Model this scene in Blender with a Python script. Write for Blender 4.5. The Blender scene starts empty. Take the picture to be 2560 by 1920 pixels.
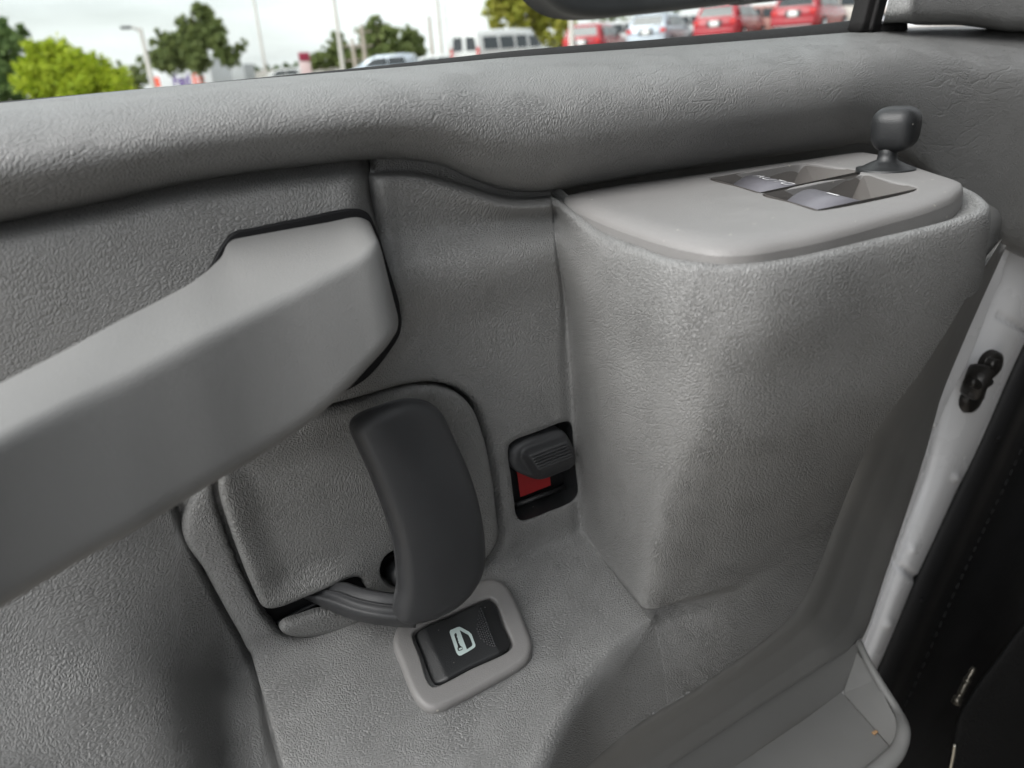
import bpy, bmesh, math, random
import numpy as np
from mathutils import Vector, Matrix
from mathutils.geometry import delaunay_2d_cdt
random.seed(7); np.random.seed(7)
S = bpy.context.scene
COL = S.collection

# ------------------------------------------------------------------ camera
# Door axes: X along the door towards the hinges, Y outwards through the window, Z up.
FPX = 1971.0                                   # focal length in pixels of a 2560 x 1920 frame
VX = np.array([3998, 1101, 1971.]); VX /= np.linalg.norm(VX)
VZ = -np.cross(VX, np.array([0, 833, 1971.])); VZ /= np.linalg.norm(VZ)
if VZ[1] < 0: VZ = -VZ
VY = np.cross(VZ, VX)
if VY[2] < 0: VY = -VY
M = np.array([VX, VY, VZ])                     # rows: world axes in (right, up, forward)
CAM = np.array([0., -0.30, 0.])
cd = bpy.data.cameras.new('camera'); cam = bpy.data.objects.new('camera', cd); COL.objects.link(cam)
R = np.column_stack([M @ [1, 0, 0], M @ [0, 1, 0], M @ [0, 0, -1]])
mw = Matrix.Identity(4)
for i in range(3):
    for j in range(3): mw[i][j] = R[i, j]
    mw[i][3] = CAM[i]
cam.matrix_world = mw
cd.sensor_width = 36; cd.sensor_fit = 'HORIZONTAL'; cd.lens = 36 * FPX / 2560
cd.clip_start = 0.01; cd.clip_end = 2000
cd.dof.use_dof = True; cd.dof.focus_distance = 0.37; cd.dof.aperture_fstop = 0.0277 / 0.0026
S.camera = cam

# ------------------------------------------------------------------ light
SUN_DIR = Vector((-0.73, -0.04, 0.68)).normalized()       # towards the sun
w = bpy.data.worlds.new('World'); S.world = w; w.use_nodes = True
nt = w.node_tree; nt.nodes.clear()
out = nt.nodes.new('ShaderNodeOutputWorld'); bg = nt.nodes.new('ShaderNodeBackground')
sky = nt.nodes.new('ShaderNodeTexSky'); sky.sky_type = 'NISHITA'; sky.sun_disc = False
sky.sun_elevation = math.asin(SUN_DIR.z); sky.sun_rotation = math.atan2(SUN_DIR.x, SUN_DIR.y)
sky.dust_density = 2.0; sky.air_density = 1.0
tc = nt.nodes.new('ShaderNodeTexCoord'); mp = nt.nodes.new('ShaderNodeMapping'); mp.inputs['Scale'].default_value = (1.5, 1.5, 7)
no = nt.nodes.new('ShaderNodeTexNoise'); no.inputs['Scale'].default_value = 1.6; no.inputs['Detail'].default_value = 6
rp = nt.nodes.new('ShaderNodeValToRGB'); rp.color_ramp.elements[0].position = .33; rp.color_ramp.elements[1].position = .58
rp.color_ramp.elements[0].color = (.52, .52, .52, 1); rp.color_ramp.elements[1].color = (.97, .97, .97, 1)
mx = nt.nodes.new('ShaderNodeMix'); mx.data_type = 'RGBA'
mx.inputs[7].default_value = (11.3, 11.6, 11.8, 1)
nt.links.new(tc.outputs['Generated'], mp.inputs[0]); nt.links.new(mp.outputs[0], no.inputs['Vector'])
nt.links.new(no.outputs[0], rp.inputs[0]); nt.links.new(rp.outputs[0], mx.inputs[0])
nt.links.new(sky.outputs[0], mx.inputs[6]); nt.links.new(mx.outputs[2], bg.inputs[0])
bg.inputs[1].default_value = 0.085
nt.links.new(bg.outputs[0], out.inputs[0])
sl = bpy.data.lights.new('sun', 'SUN'); so = bpy.data.objects.new('sun', sl); COL.objects.link(so)
sl.energy = 3.1; sl.angle = math.radians(48); sl.color = (1, .985, .965)
so.rotation_euler = SUN_DIR.to_track_quat('Z', 'Y').to_euler(); so.location = (0, 0, 6)
S.view_settings.view_transform = 'Standard'; S.view_settings.look = 'None'
S.view_settings.exposure = 0.50; S.view_settings.gamma = 1.0; S.view_settings.use_curve_mapping = False
S.cycles.max_bounces = 5; S.cycles.diffuse_bounces = 3; S.cycles.glossy_bounces = 2; S.cycles.use_adaptive_sampling = True; S.cycles.adaptive_threshold = .03; S.cycles.transparent_max_bounces = 12
S.cycles.use_denoising = True

# ------------------------------------------------------------------ geometry helpers
def ray(px, py): return M @ np.array([(px - 1280) / FPX, (960 - py) / FPX, 1.])
def U(px, py, Y=None, Z=None, X=None):
    """The point of the door's coordinate system that a measured direction meets on the plane Y, Z or X = const."""
    d = ray(px, py)
    if Y is not None: t = (Y - CAM[1]) / d[1]
    elif Z is not None: t = (Z - CAM[2]) / d[2]
    else: t = (X - CAM[0]) / d[0]
    return CAM + d * t
def UP(px, py, o, n):
    d = ray(px, py); return CAM + d * (np.dot(np.asarray(o) - CAM, n) / np.dot(d, n))
def UPV(v, o, n, H=0):
    d = np.stack([(v[:, 0] - 1280) / FPX, (960 - v[:, 1]) / FPX, np.ones(len(v))], 1) @ M.T
    return CAM + d * ((np.dot(np.asarray(o) - CAM, n) + H) / (d @ n))[:, None]
def proj(P):
    c = (np.asarray(P) - CAM) @ M
    return 1280 + FPX * c[..., 0] / c[..., 2], 960 - FPX * c[..., 1] / c[..., 2]
def lin(x, xs, ys): return float(np.interp(x, xs, ys))

def setp(o, label=None, cat=None, group=None, kind=None):
    if label: o['label'] = label
    if cat: o['category'] = cat
    if group: o['group'] = group
    if kind: o['kind'] = kind
    return o
def empty(name, loc=(0, 0, 0), rz=0):
    o = bpy.data.objects.new(name, None); COL.objects.link(o); o.location = loc; o.rotation_euler.z = rz
    o.empty_display_size = .05; return o
def link(name, me, mat, parent=None, smooth=True):
    o = bpy.data.objects.new(name, me); COL.objects.link(o)
    if mat: me.materials.append(mat)
    if smooth: me.shade_smooth()
    else: me.shade_flat()
    if parent: o.parent = parent
    return o
def mesh(name, verts, faces, mat, parent=None, smooth=True, world=True):
    me = bpy.data.meshes.new(name); me.from_pydata([tuple(map(float, v)) for v in verts], [], [tuple(map(int, f)) for f in faces]); me.update()
    return link(name, me, mat, parent, smooth)
def gridmesh(name, G, mat, parent=None, keep=None, anchor=(0, 0), uvs=None):
    nr, nc = G.shape[:2]; V = G.reshape(-1, 3)
    i = np.arange(nr * nc).reshape(nr, nc)
    q = np.stack([i[:-1, :-1], i[1:, :-1], i[1:, 1:], i[:-1, 1:]], -1).reshape(-1, 4)
    if keep is not None: q = q[keep.reshape(-1)]
    me = bpy.data.meshes.new(name)
    me.vertices.add(len(V)); me.vertices.foreach_set('co', V.astype(np.float32).ravel())
    me.loops.add(q.size); me.loops.foreach_set('vertex_index', q.astype(np.int32).ravel())
    me.polygons.add(len(q)); me.polygons.foreach_set('loop_start', np.arange(0, q.size, 4, dtype=np.int32))
    du = np.concatenate([np.zeros((nr, 1)), np.cumsum(np.linalg.norm(np.diff(G, axis=1), axis=-1), 1)], 1); du = du - du[:, anchor[1]:anchor[1] + 1]
    dv = np.concatenate([np.zeros((1, nc)), np.cumsum(np.linalg.norm(np.diff(G, axis=0), axis=-1), 0)], 0); dv = dv - dv[anchor[0]:anchor[0] + 1]
    uv = (np.stack([du, -dv], -1) if uvs is None else uvs).reshape(-1, 2)[q.ravel()]
    me.update(calc_edges=True)
    me.uv_layers.new(name='UVMap').data.foreach_set('uv', uv.astype(np.float32).ravel())
    return link(name, me, mat, parent)

def crspline(P, k, t=None):
    """non-uniform Catmull-Rom along axis 0; k[i] samples in segment i"""
    P = np.asarray(P, float); n = len(P)
    if t is None:
        d = np.linalg.norm(np.diff(P, axis=0), axis=-1)
        if d.ndim > 1: d = d.mean(axis=tuple(range(1, d.ndim)))
        t = np.concatenate([[0], np.cumsum(np.maximum(d, 1e-6) ** .6)])
    h = np.diff(t); sh = (-1,) + (1,) * (P.ndim - 1)
    s = np.diff(P, axis=0) / h.reshape(sh)
    m = np.zeros_like(P); m[0] = s[0]; m[-1] = s[-1]
    for i in range(1, n - 1): m[i] = (s[i - 1] * h[i] + s[i] * h[i - 1]) / (h[i] + h[i - 1])
    o = []
    for i in range(n - 1):
        u = np.arange(k[i]) / k[i]
        if i == n - 2: u = np.arange(k[i] + 1) / k[i]
        u = u.reshape(sh)
        o.append((2*u**3-3*u**2+1)*P[i] + (u**3-2*u**2+u)*h[i]*m[i] + (-2*u**3+3*u**2)*P[i+1] + (u**3-u**2)*h[i]*m[i+1])
    return np.concatenate(o)
def segs(P, sp, mn=2, mx=80):
    d = np.linalg.norm(np.diff(P, axis=0), axis=-1)
    if d.ndim > 1: d = d.max(axis=tuple(range(1, d.ndim)))
    return [int(min(mx, max(mn, math.ceil(x / sp)))) for x in d]
def dense(C, sp=.0012, mn=2):
    C = np.asarray(C, float); C = crspline(C, segs(C, sp, mn))
    C = np.swapaxes(C, 0, 1); C = crspline(C, segs(C, sp, mn))
    return np.ascontiguousarray(np.swapaxes(C, 0, 1))
def relax(A, wgt, n):
    """Laplacian smoothing of a grid where wgt > 0"""
    w_ = (.5 * wgt[1:-1, 1:-1])[..., None]
    for _ in range(n):
        av = (A[:-2, 1:-1] + A[2:, 1:-1] + A[1:-1, :-2] + A[1:-1, 2:]) / 4
        A[1:-1, 1:-1] += w_ * (av - A[1:-1, 1:-1])
    return A
def curve2(pts, sp=6, closed=False):
    P = np.asarray(pts, float)
    if closed:
        Q = np.concatenate([P[-2:], P, P[:3]]); k = segs(Q, sp, 1); q = crspline(Q, k)
        a = sum(k[:2]); b = a + sum(k[2:2 + len(P)]); return q[a:b]
    return crspline(P, segs(P, sp, 1))
def pdist(x, y, poly, closed=False):
    P = np.asarray(poly, float); Q = np.concatenate([P, P[:1]]) if closed else P
    x = np.asarray(x, float).ravel(); y = np.asarray(y, float).ravel(); best = np.full(x.shape, 1e9)
    for a, b in zip(Q[:-1], Q[1:]):
        e0, e1 = b[0] - a[0], b[1] - a[1]; l = e0 * e0 + e1 * e1
        if l < 1e-12: continue
        dx = x - a[0]; dy = y - a[1]
        u = np.clip((dx * e0 + dy * e1) / l, 0, 1)
        dx -= u * e0; dy -= u * e1
        np.minimum(best, dx * dx + dy * dy, out=best)
    return np.sqrt(best)
def inside(x, y, poly):
    P = np.asarray(poly, float); x = np.asarray(x, float).ravel(); y = np.asarray(y, float).ravel(); r = np.zeros(x.shape, bool)
    for (x1, y1), (x2, y2) in zip(P, np.roll(P, -1, axis=0)):
        c = ((y1 > y) != (y2 > y)); r ^= c & (x < (x2 - x1) * (y - y1) / (y2 - y1 + 1e-12) + x1)
    return r
def sdf(x, y, poly):
    d = pdist(x, y, poly, True); return np.where(inside(x, y, poly), -d, d)

def sheet(name, outline, o, n, mat, parent=None, rad=.003, thick=.006, h=None, holes=(), sp=14, smooth_out=True, osp=6, hrad=.0008):
    """A solid plate: its outline given as measured directions on the plane (o, n), with a rounded rim,
    a relief h(px, py) along n, holes and side walls of depth thick."""
    n = np.asarray(n, float); n = n / np.linalg.norm(n); o = np.asarray(o, float)
    ol = curve2(outline, osp, True) if smooth_out else np.asarray(outline, float)
    hl = [curve2(q, osp, True) for q in holes]
    c = UP(*ol.mean(0), o, n); dep = np.dot(c - CAM, M.T[2]) if False else ((c - CAM) @ M)[2]
    r = rad * FPX / dep; hr = hrad * FPX / dep
    pts = [tuple(p) for p in ol]; edges = [(i, (i + 1) % len(ol)) for i in range(len(ol))]
    for q in hl:
        b = len(pts); pts += [tuple(p) for p in q]; edges += [(b + i, b + (i + 1) % len(q)) for i in range(len(q))]
    loops = [(ol, r, 1)] + [(q, hr, -1) for q in hl]
    extra = []
    for q, rr, sg in loops:
        T = np.roll(q, -1, axis=0) - np.roll(q, 1, axis=0); T /= np.maximum(np.linalg.norm(T, axis=1, keepdims=True), 1e-9)
        N = np.stack([-T[:, 1], T[:, 0]], 1)
        t_ = q + N * .5
        if inside(t_[:, 0], t_[:, 1], q).mean() < .5: N = -N
        N = N * sg
        for f in (.06, .2, .45, .75, 1.05):
            e = q + N * rr * f; dd = pdist(e[:, 0], e[:, 1], q, True)
            extra.append(e[dd > rr * f * .93])
    lo = ol.min(0); hi = ol.max(0)
    gx, gy = np.meshgrid(np.arange(lo[0], hi[0], sp), np.arange(lo[1], hi[1], sp))
    g = np.stack([gx.ravel() + (np.arange(gx.size) % 7) * .13, gy.ravel()], 1)
    k = sdf(g[:, 0], g[:, 1], ol) < -r * 1.1 - sp * .3
    for q in hl: k &= sdf(g[:, 0], g[:, 1], q) > hr * 1.1 + sp * .3
    extra.append(g[k])
    E_ = np.concatenate(extra)
    k = sdf(E_[:, 0], E_[:, 1], ol) < -.05
    for q in hl: k &= sdf(E_[:, 0], E_[:, 1], q) > .05
    pts += [tuple(p) for p in E_[k]]
    vc, _, fc, *_ = delaunay_2d_cdt([Vector(p) for p in pts], edges, [], 0, 1e-4)
    vc = np.array([tuple(v) for v in vc])
    F = np.array([tuple(f) for f in fc]); ce = vc[F].mean(1)
    k = inside(ce[:, 0], ce[:, 1], ol)
    for q in hl: k &= ~inside(ce[:, 0], ce[:, 1], q)
    F = F[k]
    H = np.zeros(len(vc))
    if h is not None: H = np.array(h(vc[:, 0], vc[:, 1]), float)
    Hh = H.copy(); d = pdist(vc[:, 0], vc[:, 1], ol, True)
    H -= rad * (1 - np.sqrt(np.clip(1 - np.clip(1 - d / max(r, 1e-6), 0, 1) ** 2, 0, 1)))
    for q in hl:
        d = pdist(vc[:, 0], vc[:, 1], q, True)
        H -= hrad * (1 - np.sqrt(np.clip(1 - np.clip(1 - d / max(hr, 1e-6), 0, 1) ** 2, 0, 1)))
    V = list(UPV(vc, o, n, Hh) + n * (H - Hh)[:, None]); F = [tuple(f) for f in F]
    for q, rr, sg in loops:
        idx = []
        for p in q: idx.append(int(np.argmin((vc[:, 0] - p[0]) ** 2 + (vc[:, 1] - p[1]) ** 2)))
        b = len(V); m = len(q)
        for i in idx: V.append(V[i].copy())
        for i in idx: V.append(V[i] - n * thick)
        for i in range(m):
            j = (i + 1) % m; F.append((b + i, b + m + i, b + m + j, b + j))
        if sg == 1: F.append(tuple(b + m + i for i in range(m)) if not hl else tuple(b + m + i for i in range(m))) if not hl else None
    ob = mesh(name, V, F, mat, parent)
    e1 = np.cross(n, [0, 0, 1.]) if abs(n[2]) < .9 else np.array([1., 0, 0]); e1 /= np.linalg.norm(e1); e2 = np.cross(n, e1)
    W = np.array(V); uv = np.stack([W @ e1, W @ e2], 1)
    li = np.empty(len(ob.data.loops), np.int32); ob.data.loops.foreach_get('vertex_index', li)
    ob.data.uv_layers.new(name='UVMap').data.foreach_set('uv', uv[li].astype(np.float32).ravel())
    return ob

def rloop(C, r, k=6):
    """rounded closed polygon (3-D corners), r = radius per corner"""
    C = [np.asarray(c, float) for c in C]; n = len(C); o = []
    for i in range(n):
        a, b, c = C[i - 1], C[i], C[(i + 1) % n]; rr = r[i] if hasattr(r, '__len__') else r
        da = a - b; dc = c - b; la = np.linalg.norm(da); lc = np.linalg.norm(dc)
        p = b + da / la * min(rr, la * .48); q = b + dc / lc * min(rr, lc * .48)
        for j in range(k + 1):
            u = j / k; o.append((1 - u) ** 2 * p + 2 * u * (1 - u) * b + u * u * q)
    return np.array(o)
def loft(name, rings, mat, parent=None, sp=.003, cap=True, mn=1, smooth=True):
    G = np.asarray(rings, float)
    if sp: G = crspline(G, segs(G, sp, mn))
    nr, nc = G.shape[:2]; V = list(G.reshape(-1, 3)); F = []
    for i in range(nr - 1):
        for j in range(nc):
            k = (j + 1) % nc; F.append((i * nc + j, i * nc + k, (i + 1) * nc + k, (i + 1) * nc + j))
    if cap:
        F.append(tuple(range(nc))[::-1]); F.append(tuple((nr - 1) * nc + j for j in range(nc)))
    return mesh(name, V, F, mat, parent, smooth)
def tube(name, path, rad, mat, parent=None, seg=12, sp=.003, flat=1.0):
    P = crspline(np.asarray(path, float), segs(np.asarray(path, float), sp, 1)) if sp else np.asarray(path, float)
    rr = np.interp(np.linspace(0, 1, len(P)), np.linspace(0, 1, len(rad)), rad) if hasattr(rad, '__len__') else np.full(len(P), rad)
    T = np.gradient(P, axis=0); T /= np.linalg.norm(T, axis=1, keepdims=True)
    up = np.array([0, 0, 1.]) if abs(T[0][2]) < .9 else np.array([1., 0, 0])
    rings = []
    a = np.cross(T[0], up); a /= np.linalg.norm(a)
    for p, t, r in zip(P, T, rr):
        a = a - t * (a @ t); a /= np.linalg.norm(a); b = np.cross(t, a)
        rings.append([p + r * (math.cos(q) * a + flat * math.sin(q) * b) for q in np.arange(seg) * 2 * math.pi / seg])
    return loft(name, rings, mat, parent, sp=None)
def lathe(name, prof, o, ax, mat, parent=None, seg=28):
    ax = np.asarray(ax, float); ax /= np.linalg.norm(ax); o = np.asarray(o, float)
    u = np.cross(ax, [0.3, .9, .1]); u /= np.linalg.norm(u); v = np.cross(ax, u)
    rings = [[o + ax * z + r * (math.cos(q) * u + math.sin(q) * v) for q in np.arange(seg) * 2 * math.pi / seg] for r, z in prof]
    return loft(name, rings, mat, parent, sp=None)
def boxv(c, s):
    x, y, z = c; a, b, d = [q / 2 for q in s]
    V = [(x + i * a, y + j * b, z + k * d) for i in (-1, 1) for j in (-1, 1) for k in (-1, 1)]
    return V, [(0, 1, 3, 2), (4, 6, 7, 5), (0, 4, 5, 1), (2, 3, 7, 6), (0, 2, 6, 4), (1, 5, 7, 3)]
def bbox(name, c, s, mat, parent=None, bev=.0, seg=2):
    bm = bmesh.new(); V, F = boxv(c, s); vs = [bm.verts.new(v) for v in V]
    for f in F: bm.faces.new([vs[i] for i in f])
    if bev: bmesh.ops.bevel(bm, geom=bm.edges[:], offset=bev, segments=seg, profile=.5, affect='EDGES')
    me = bpy.data.meshes.new(name); bm.to_mesh(me); bm.free(); return link(name, me, mat, parent, bool(bev))

# ------------------------------------------------------------------ materials
def newmat(name):
    m = bpy.data.materials.new(name); m.use_nodes = True; t = m.node_tree
    b = t.nodes['Principled BSDF']; return m, t, b
def nd(t, typ, **kw):
    n = t.nodes.new(typ)
    for k, v in kw.items():
        if hasattr(n, k) and not k[0].isupper(): setattr(n, k, v)
        else: n.inputs[k.replace('_', ' ')].default_value = v
    return n
def plain(name, col, rough=.5, spec=.5, metal=0, var=0, vscale=60, bump=0, bscale=900, coat=0, dust=0):
    m, t, b = newmat(name); b.inputs['Base Color'].default_value = (*col, 1); b.inputs['Roughness'].default_value = rough
    b.inputs['Specular IOR Level'].default_value = spec; b.inputs['Metallic'].default_value = metal
    if coat: b.inputs['Coat Weight'].default_value = coat
    c = nd(t, 'ShaderNodeTexCoord')
    if var:
        n1 = nd(t, 'ShaderNodeTexNoise', Scale=vscale, Detail=5.0); t.links.new(c.outputs['Object'], n1.inputs['Vector'])
        x = nd(t, 'ShaderNodeMix', data_type='RGBA'); x.inputs[6].default_value = (*[q * (1 - var) for q in col], 1); x.inputs[7].default_value = (*[min(1, q * (1 + var)) for q in col], 1)
        t.links.new(n1.outputs[0], x.inputs[0]); t.links.new(x.outputs[2], b.inputs['Base Color'])
        r = nd(t, 'ShaderNodeMapRange'); r.inputs[3].default_value = max(.05, rough - .1); r.inputs[4].default_value = min(1, rough + .1)
        t.links.new(n1.outputs[0], r.inputs[0]); t.links.new(r.outputs[0], b.inputs['Roughness'])
    if dust:
        v = nd(t, 'ShaderNodeTexVoronoi', Scale=170.0); t.links.new(c.outputs['Object'], v.inputs['Vector'])
        s_ = nd(t, 'ShaderNodeSeparateColor'); t.links.new(v.outputs['Color'], s_.inputs[0])
        k_ = nd(t, 'ShaderNodeMath', operation='MULTIPLY'); k_.inputs[1].default_value = dust; t.links.new(s_.outputs[0], k_.inputs[0])
        l_ = nd(t, 'ShaderNodeMath', operation='LESS_THAN'); t.links.new(v.outputs['Distance'], l_.inputs[0]); t.links.new(k_.outputs[0], l_.inputs[1])
        y = nd(t, 'ShaderNodeMix', data_type='RGBA'); y.inputs[7].default_value = (.42, .40, .36, 1); t.links.new(l_.outputs[0], y.inputs[0])
        if var: t.links.new(x.outputs[2], y.inputs[6])
        else: y.inputs[6].default_value = (*col, 1)
        t.links.new(y.outputs[2], b.inputs['Base Color'])
    if bump:
        n2 = nd(t, 'ShaderNodeTexNoise', Scale=bscale, Detail=2.0); t.links.new(c.outputs['Object'], n2.inputs['Vector'])
        bp = nd(t, 'ShaderNodeBump', Strength=1.0, Distance=bump); t.links.new(n2.outputs[0], bp.inputs['Height']); t.links.new(bp.outputs[0], b.inputs['Normal'])
    return m
def leather(name, col, scale=420., depth=.00030, rough=.46, wr=.0003, aniso=(1, 1), wdir=(.35, 1.3), wsc_=60., seed=0.0):
    """embossed vinyl hide: crinkled worm-shaped grain whose direction and depth drift, and a few long creases"""
    m, t, b = newmat(name); L = t.links
    c = nd(t, 'ShaderNodeTexCoord')
    off = nd(t, 'ShaderNodeVectorMath', operation='ADD'); off.inputs[1].default_value = (seed, seed * .7, 0); L.new(c.outputs['UV'], off.inputs[0])
    def noise(src, sc, det=2.0, dist=0.0): 
        n = nd(t, 'ShaderNodeTexNoise', noise_dimensions='2D', Scale=sc, Detail=det, Distortion=dist); L.new(src, n.inputs['Vector']); return n
    def warp(src, sc, amt, det=1.0):
        n = noise(src, sc, det); s = nd(t, 'ShaderNodeVectorMath', operation='SUBTRACT'); L.new(n.outputs['Color'], s.inputs[0]); s.inputs[1].default_value = (.5, .5, .5)
        k = nd(t, 'ShaderNodeVectorMath', operation='SCALE'); k.inputs['Scale'].default_value = amt; L.new(s.outputs[0], k.inputs[0])
        a = nd(t, 'ShaderNodeVectorMath', operation='ADD'); L.new(src, a.inputs[0]); L.new(k.outputs[0], a.inputs[1]); return a.outputs[0]
    wa = warp(off.outputs[0], 24.0, .012); wb = warp(wa, 520.0, .0017)
    def cells(stretch, sc, hi):
        mpn = nd(t, 'ShaderNodeMapping'); mpn.inputs['Scale'].default_value = (*stretch, 1); L.new(wb, mpn.inputs[0])
        v = nd(t, 'ShaderNodeTexVoronoi', voronoi_dimensions='2D', feature='DISTANCE_TO_EDGE', Scale=sc); L.new(mpn.outputs[0], v.inputs['Vector'])
        r = nd(t, 'ShaderNodeMapRange', interpolation_type='SMOOTHSTEP'); r.inputs[1].default_value = 0; r.inputs[2].default_value = hi
        L.new(v.outputs['Distance'], r.inputs[0]); return r.outputs[0]
    a1 = cells((.55 * aniso[0], 1.25 * aniso[1]), scale, .34); a2 = cells((1.25 * aniso[0], .6 * aniso[1]), scale * .95, .34)
    mn = noise(off.outputs[0], 34.0, 1.0)
    mr = nd(t, 'ShaderNodeMapRange', interpolation_type='SMOOTHSTEP'); mr.inputs[1].default_value = .40; mr.inputs[2].default_value = .60; L.new(mn.outputs[0], mr.inputs[0])
    mxg = nd(t, 'ShaderNodeMix', data_type='FLOAT'); L.new(mr.outputs[0], mxg.inputs[0]); L.new(a1, mxg.inputs[2]); L.new(a2, mxg.inputs[3])
    pn = noise(wa, 55.0, 2.0)
    pr = nd(t, 'ShaderNodeMapRange'); pr.inputs[1].default_value = .3; pr.inputs[2].default_value = .7; pr.inputs[3].default_value = .70; pr.inputs[4].default_value = 1.10; L.new(pn.outputs[0], pr.inputs[0])
    g = nd(t, 'ShaderNodeMath', operation='MULTIPLY'); L.new(mxg.outputs[0], g.inputs[0]); L.new(pr.outputs[0], g.inputs[1])
    fn = noise(off.outputs[0], 1300.0, 1.0)
    g2 = nd(t, 'ShaderNodeMath', operation='MULTIPLY_ADD'); L.new(fn.outputs[0], g2.inputs[0]); g2.inputs[1].default_value = .45; L.new(g.outputs[0], g2.inputs[2])
    # a few long soft creases: thin contour lines of a stretched noise
    wm = nd(t, 'ShaderNodeMapping'); wm.inputs['Scale'].default_value = (*wdir, 1); L.new(wa, wm.inputs[0])
    wv = noise(wm.outputs[0], wsc_, 1.0)
    ab = nd(t, 'ShaderNodeMath', operation='SUBTRACT'); L.new(wv.outputs[0], ab.inputs[0]); ab.inputs[1].default_value = .5
    ab2 = nd(t, 'ShaderNodeMath', operation='ABSOLUTE'); L.new(ab.outputs[0], ab2.inputs[0])
    wr_ = nd(t, 'ShaderNodeMapRange', interpolation_type='SMOOTHSTEP'); wr_.inputs[1].default_value = 0; wr_.inputs[2].default_value = .035; L.new(ab2.outputs[0], wr_.inputs[0])
    mk = noise(off.outputs[0], 13.0, 1.0); mkr = nd(t, 'ShaderNodeMapRange', interpolation_type='SMOOTHSTEP'); mkr.inputs[1].default_value = .44; mkr.inputs[2].default_value = .60; L.new(mk.outputs[0], mkr.inputs[0])
    wmk = nd(t, 'ShaderNodeMath', operation='MULTIPLY'); L.new(wr_.outputs[0], wmk.inputs[0]); L.new(mkr.outputs[0], wmk.inputs[1])
    wk = nd(t, 'ShaderNodeMath', operation='MULTIPLY_ADD'); L.new(wmk.outputs[0], wk.inputs[0]); wk.inputs[1].default_value = wr / depth; L.new(g2.outputs[0], wk.inputs[2])
    b2 = nd(t, 'ShaderNodeBump', Strength=1.0, Distance=depth); L.new(wk.outputs[0], b2.inputs['Height']); L.new(b2.outputs[0], b.inputs['Normal'])
    cn = noise(off.outputs[0], 9.0, 4.0)
    x = nd(t, 'ShaderNodeMix', data_type='RGBA'); x.inputs[6].default_value = (*[q * .97 for q in col], 1); x.inputs[7].default_value = (*[q * 1.03 for q in col], 1)
    L.new(cn.outputs[0], x.inputs[0]); L.new(x.outputs[2], b.inputs['Base Color'])
    b.inputs['Roughness'].default_value = rough; b.inputs['Specular IOR Level'].default_value = .5
    return m
GREY = (.206, .206, .202)
m_pad = leather('grained_vinyl_pad', GREY, 780, .00027, .45, .00022, wdir=(.38, 1.5), wsc_=75., seed=.3)
m_skin = leather('grained_vinyl_skin', GREY, 860, .00027, .44, .00010, wdir=(.38, 1.5), wsc_=80., seed=1.7)
m_left = leather('grained_vinyl_panel', GREY, 790, .00025, .47, .00008, wsc_=70., seed=3.1)
m_plate = leather('grained_vinyl_plate', (.185, .185, .180), 830, .00026, .46, .00002, aniso=(1.2, .8), seed=5.2)
m_arm = plain('smooth_grey_plastic', (.216, .215, .210), .50, .5, var=.05, vscale=30, bump=.00016, bscale=1700)
m_bezel = plain('grained_grey_bezel', (.218, .212, .207), .48, .5, var=.05, vscale=60, bump=.00016, bscale=1700, dust=.10)
m_trim = plain('smooth_lower_trim', (.210, .209, .202), .55, .4, var=.06, vscale=35, bump=.00010, bscale=1600)
m_pocket = plain('pocket_plastic', (.195, .195, .19), .55, .4, var=.06, vscale=40, bump=.00008, bscale=1500)
m_black = plain('black_plastic', (.020, .021, .022), .42, .5, var=.12, vscale=70, bump=.00012, bscale=1800, dust=.05)
m_lever = plain('charcoal_lever_plastic', (.037, .038, .040), .48, .5, var=.10, vscale=55, bump=.00008, bscale=2200)
m_pit = plain('recess_shade_black', (.006, .006, .007), .6, .3)  # near-black colour stands in for the shade inside openings and gaps
m_rubber = plain('black_rubber', (.014, .013, .013), .75, .3, var=.2, vscale=200, bump=.00020, bscale=1200)
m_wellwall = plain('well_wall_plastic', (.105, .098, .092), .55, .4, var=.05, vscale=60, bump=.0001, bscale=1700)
m_switch = plain('violet_grey_switch', (.145, .142, .158), .42, .5, var=.05, vscale=80)
m_icon = plain('pale_green_print', (.52, .62, .60), .5, .4, var=.05, vscale=300)
m_white_print = plain('white_print', (.7, .7, .7), .5, .4)
m_red = plain('red_marker', (.33, .018, .020), .5, .4, var=.1, vscale=200)
m_paint = plain('white_body_paint', (.88, .885, .90), .28, .5, var=.03, vscale=18, coat=.4)
m_hinge = plain('greasy_hinge_steel', (.022, .020, .018), .35, .6, metal=.4, var=.5, vscale=90, bump=.0005, bscale=220)
m_jamb = plain('black_jamb_vinyl', (.006, .006, .0065), .6, .35, var=.25, vscale=50, bump=.0002, bscale=700)
m_carpet = plain('black_carpet', (.010, .010, .010), .95, .1, var=.5, vscale=500, bump=.0015, bscale=600)
m_chrome = plain('zinc_bolt', (.6, .58, .5), .3, .5, metal=1, var=.1, vscale=200)
m_crumb = plain('tan_crumb', (.45, .28, .15), .8, .2, var=.2, vscale=800)
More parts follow.
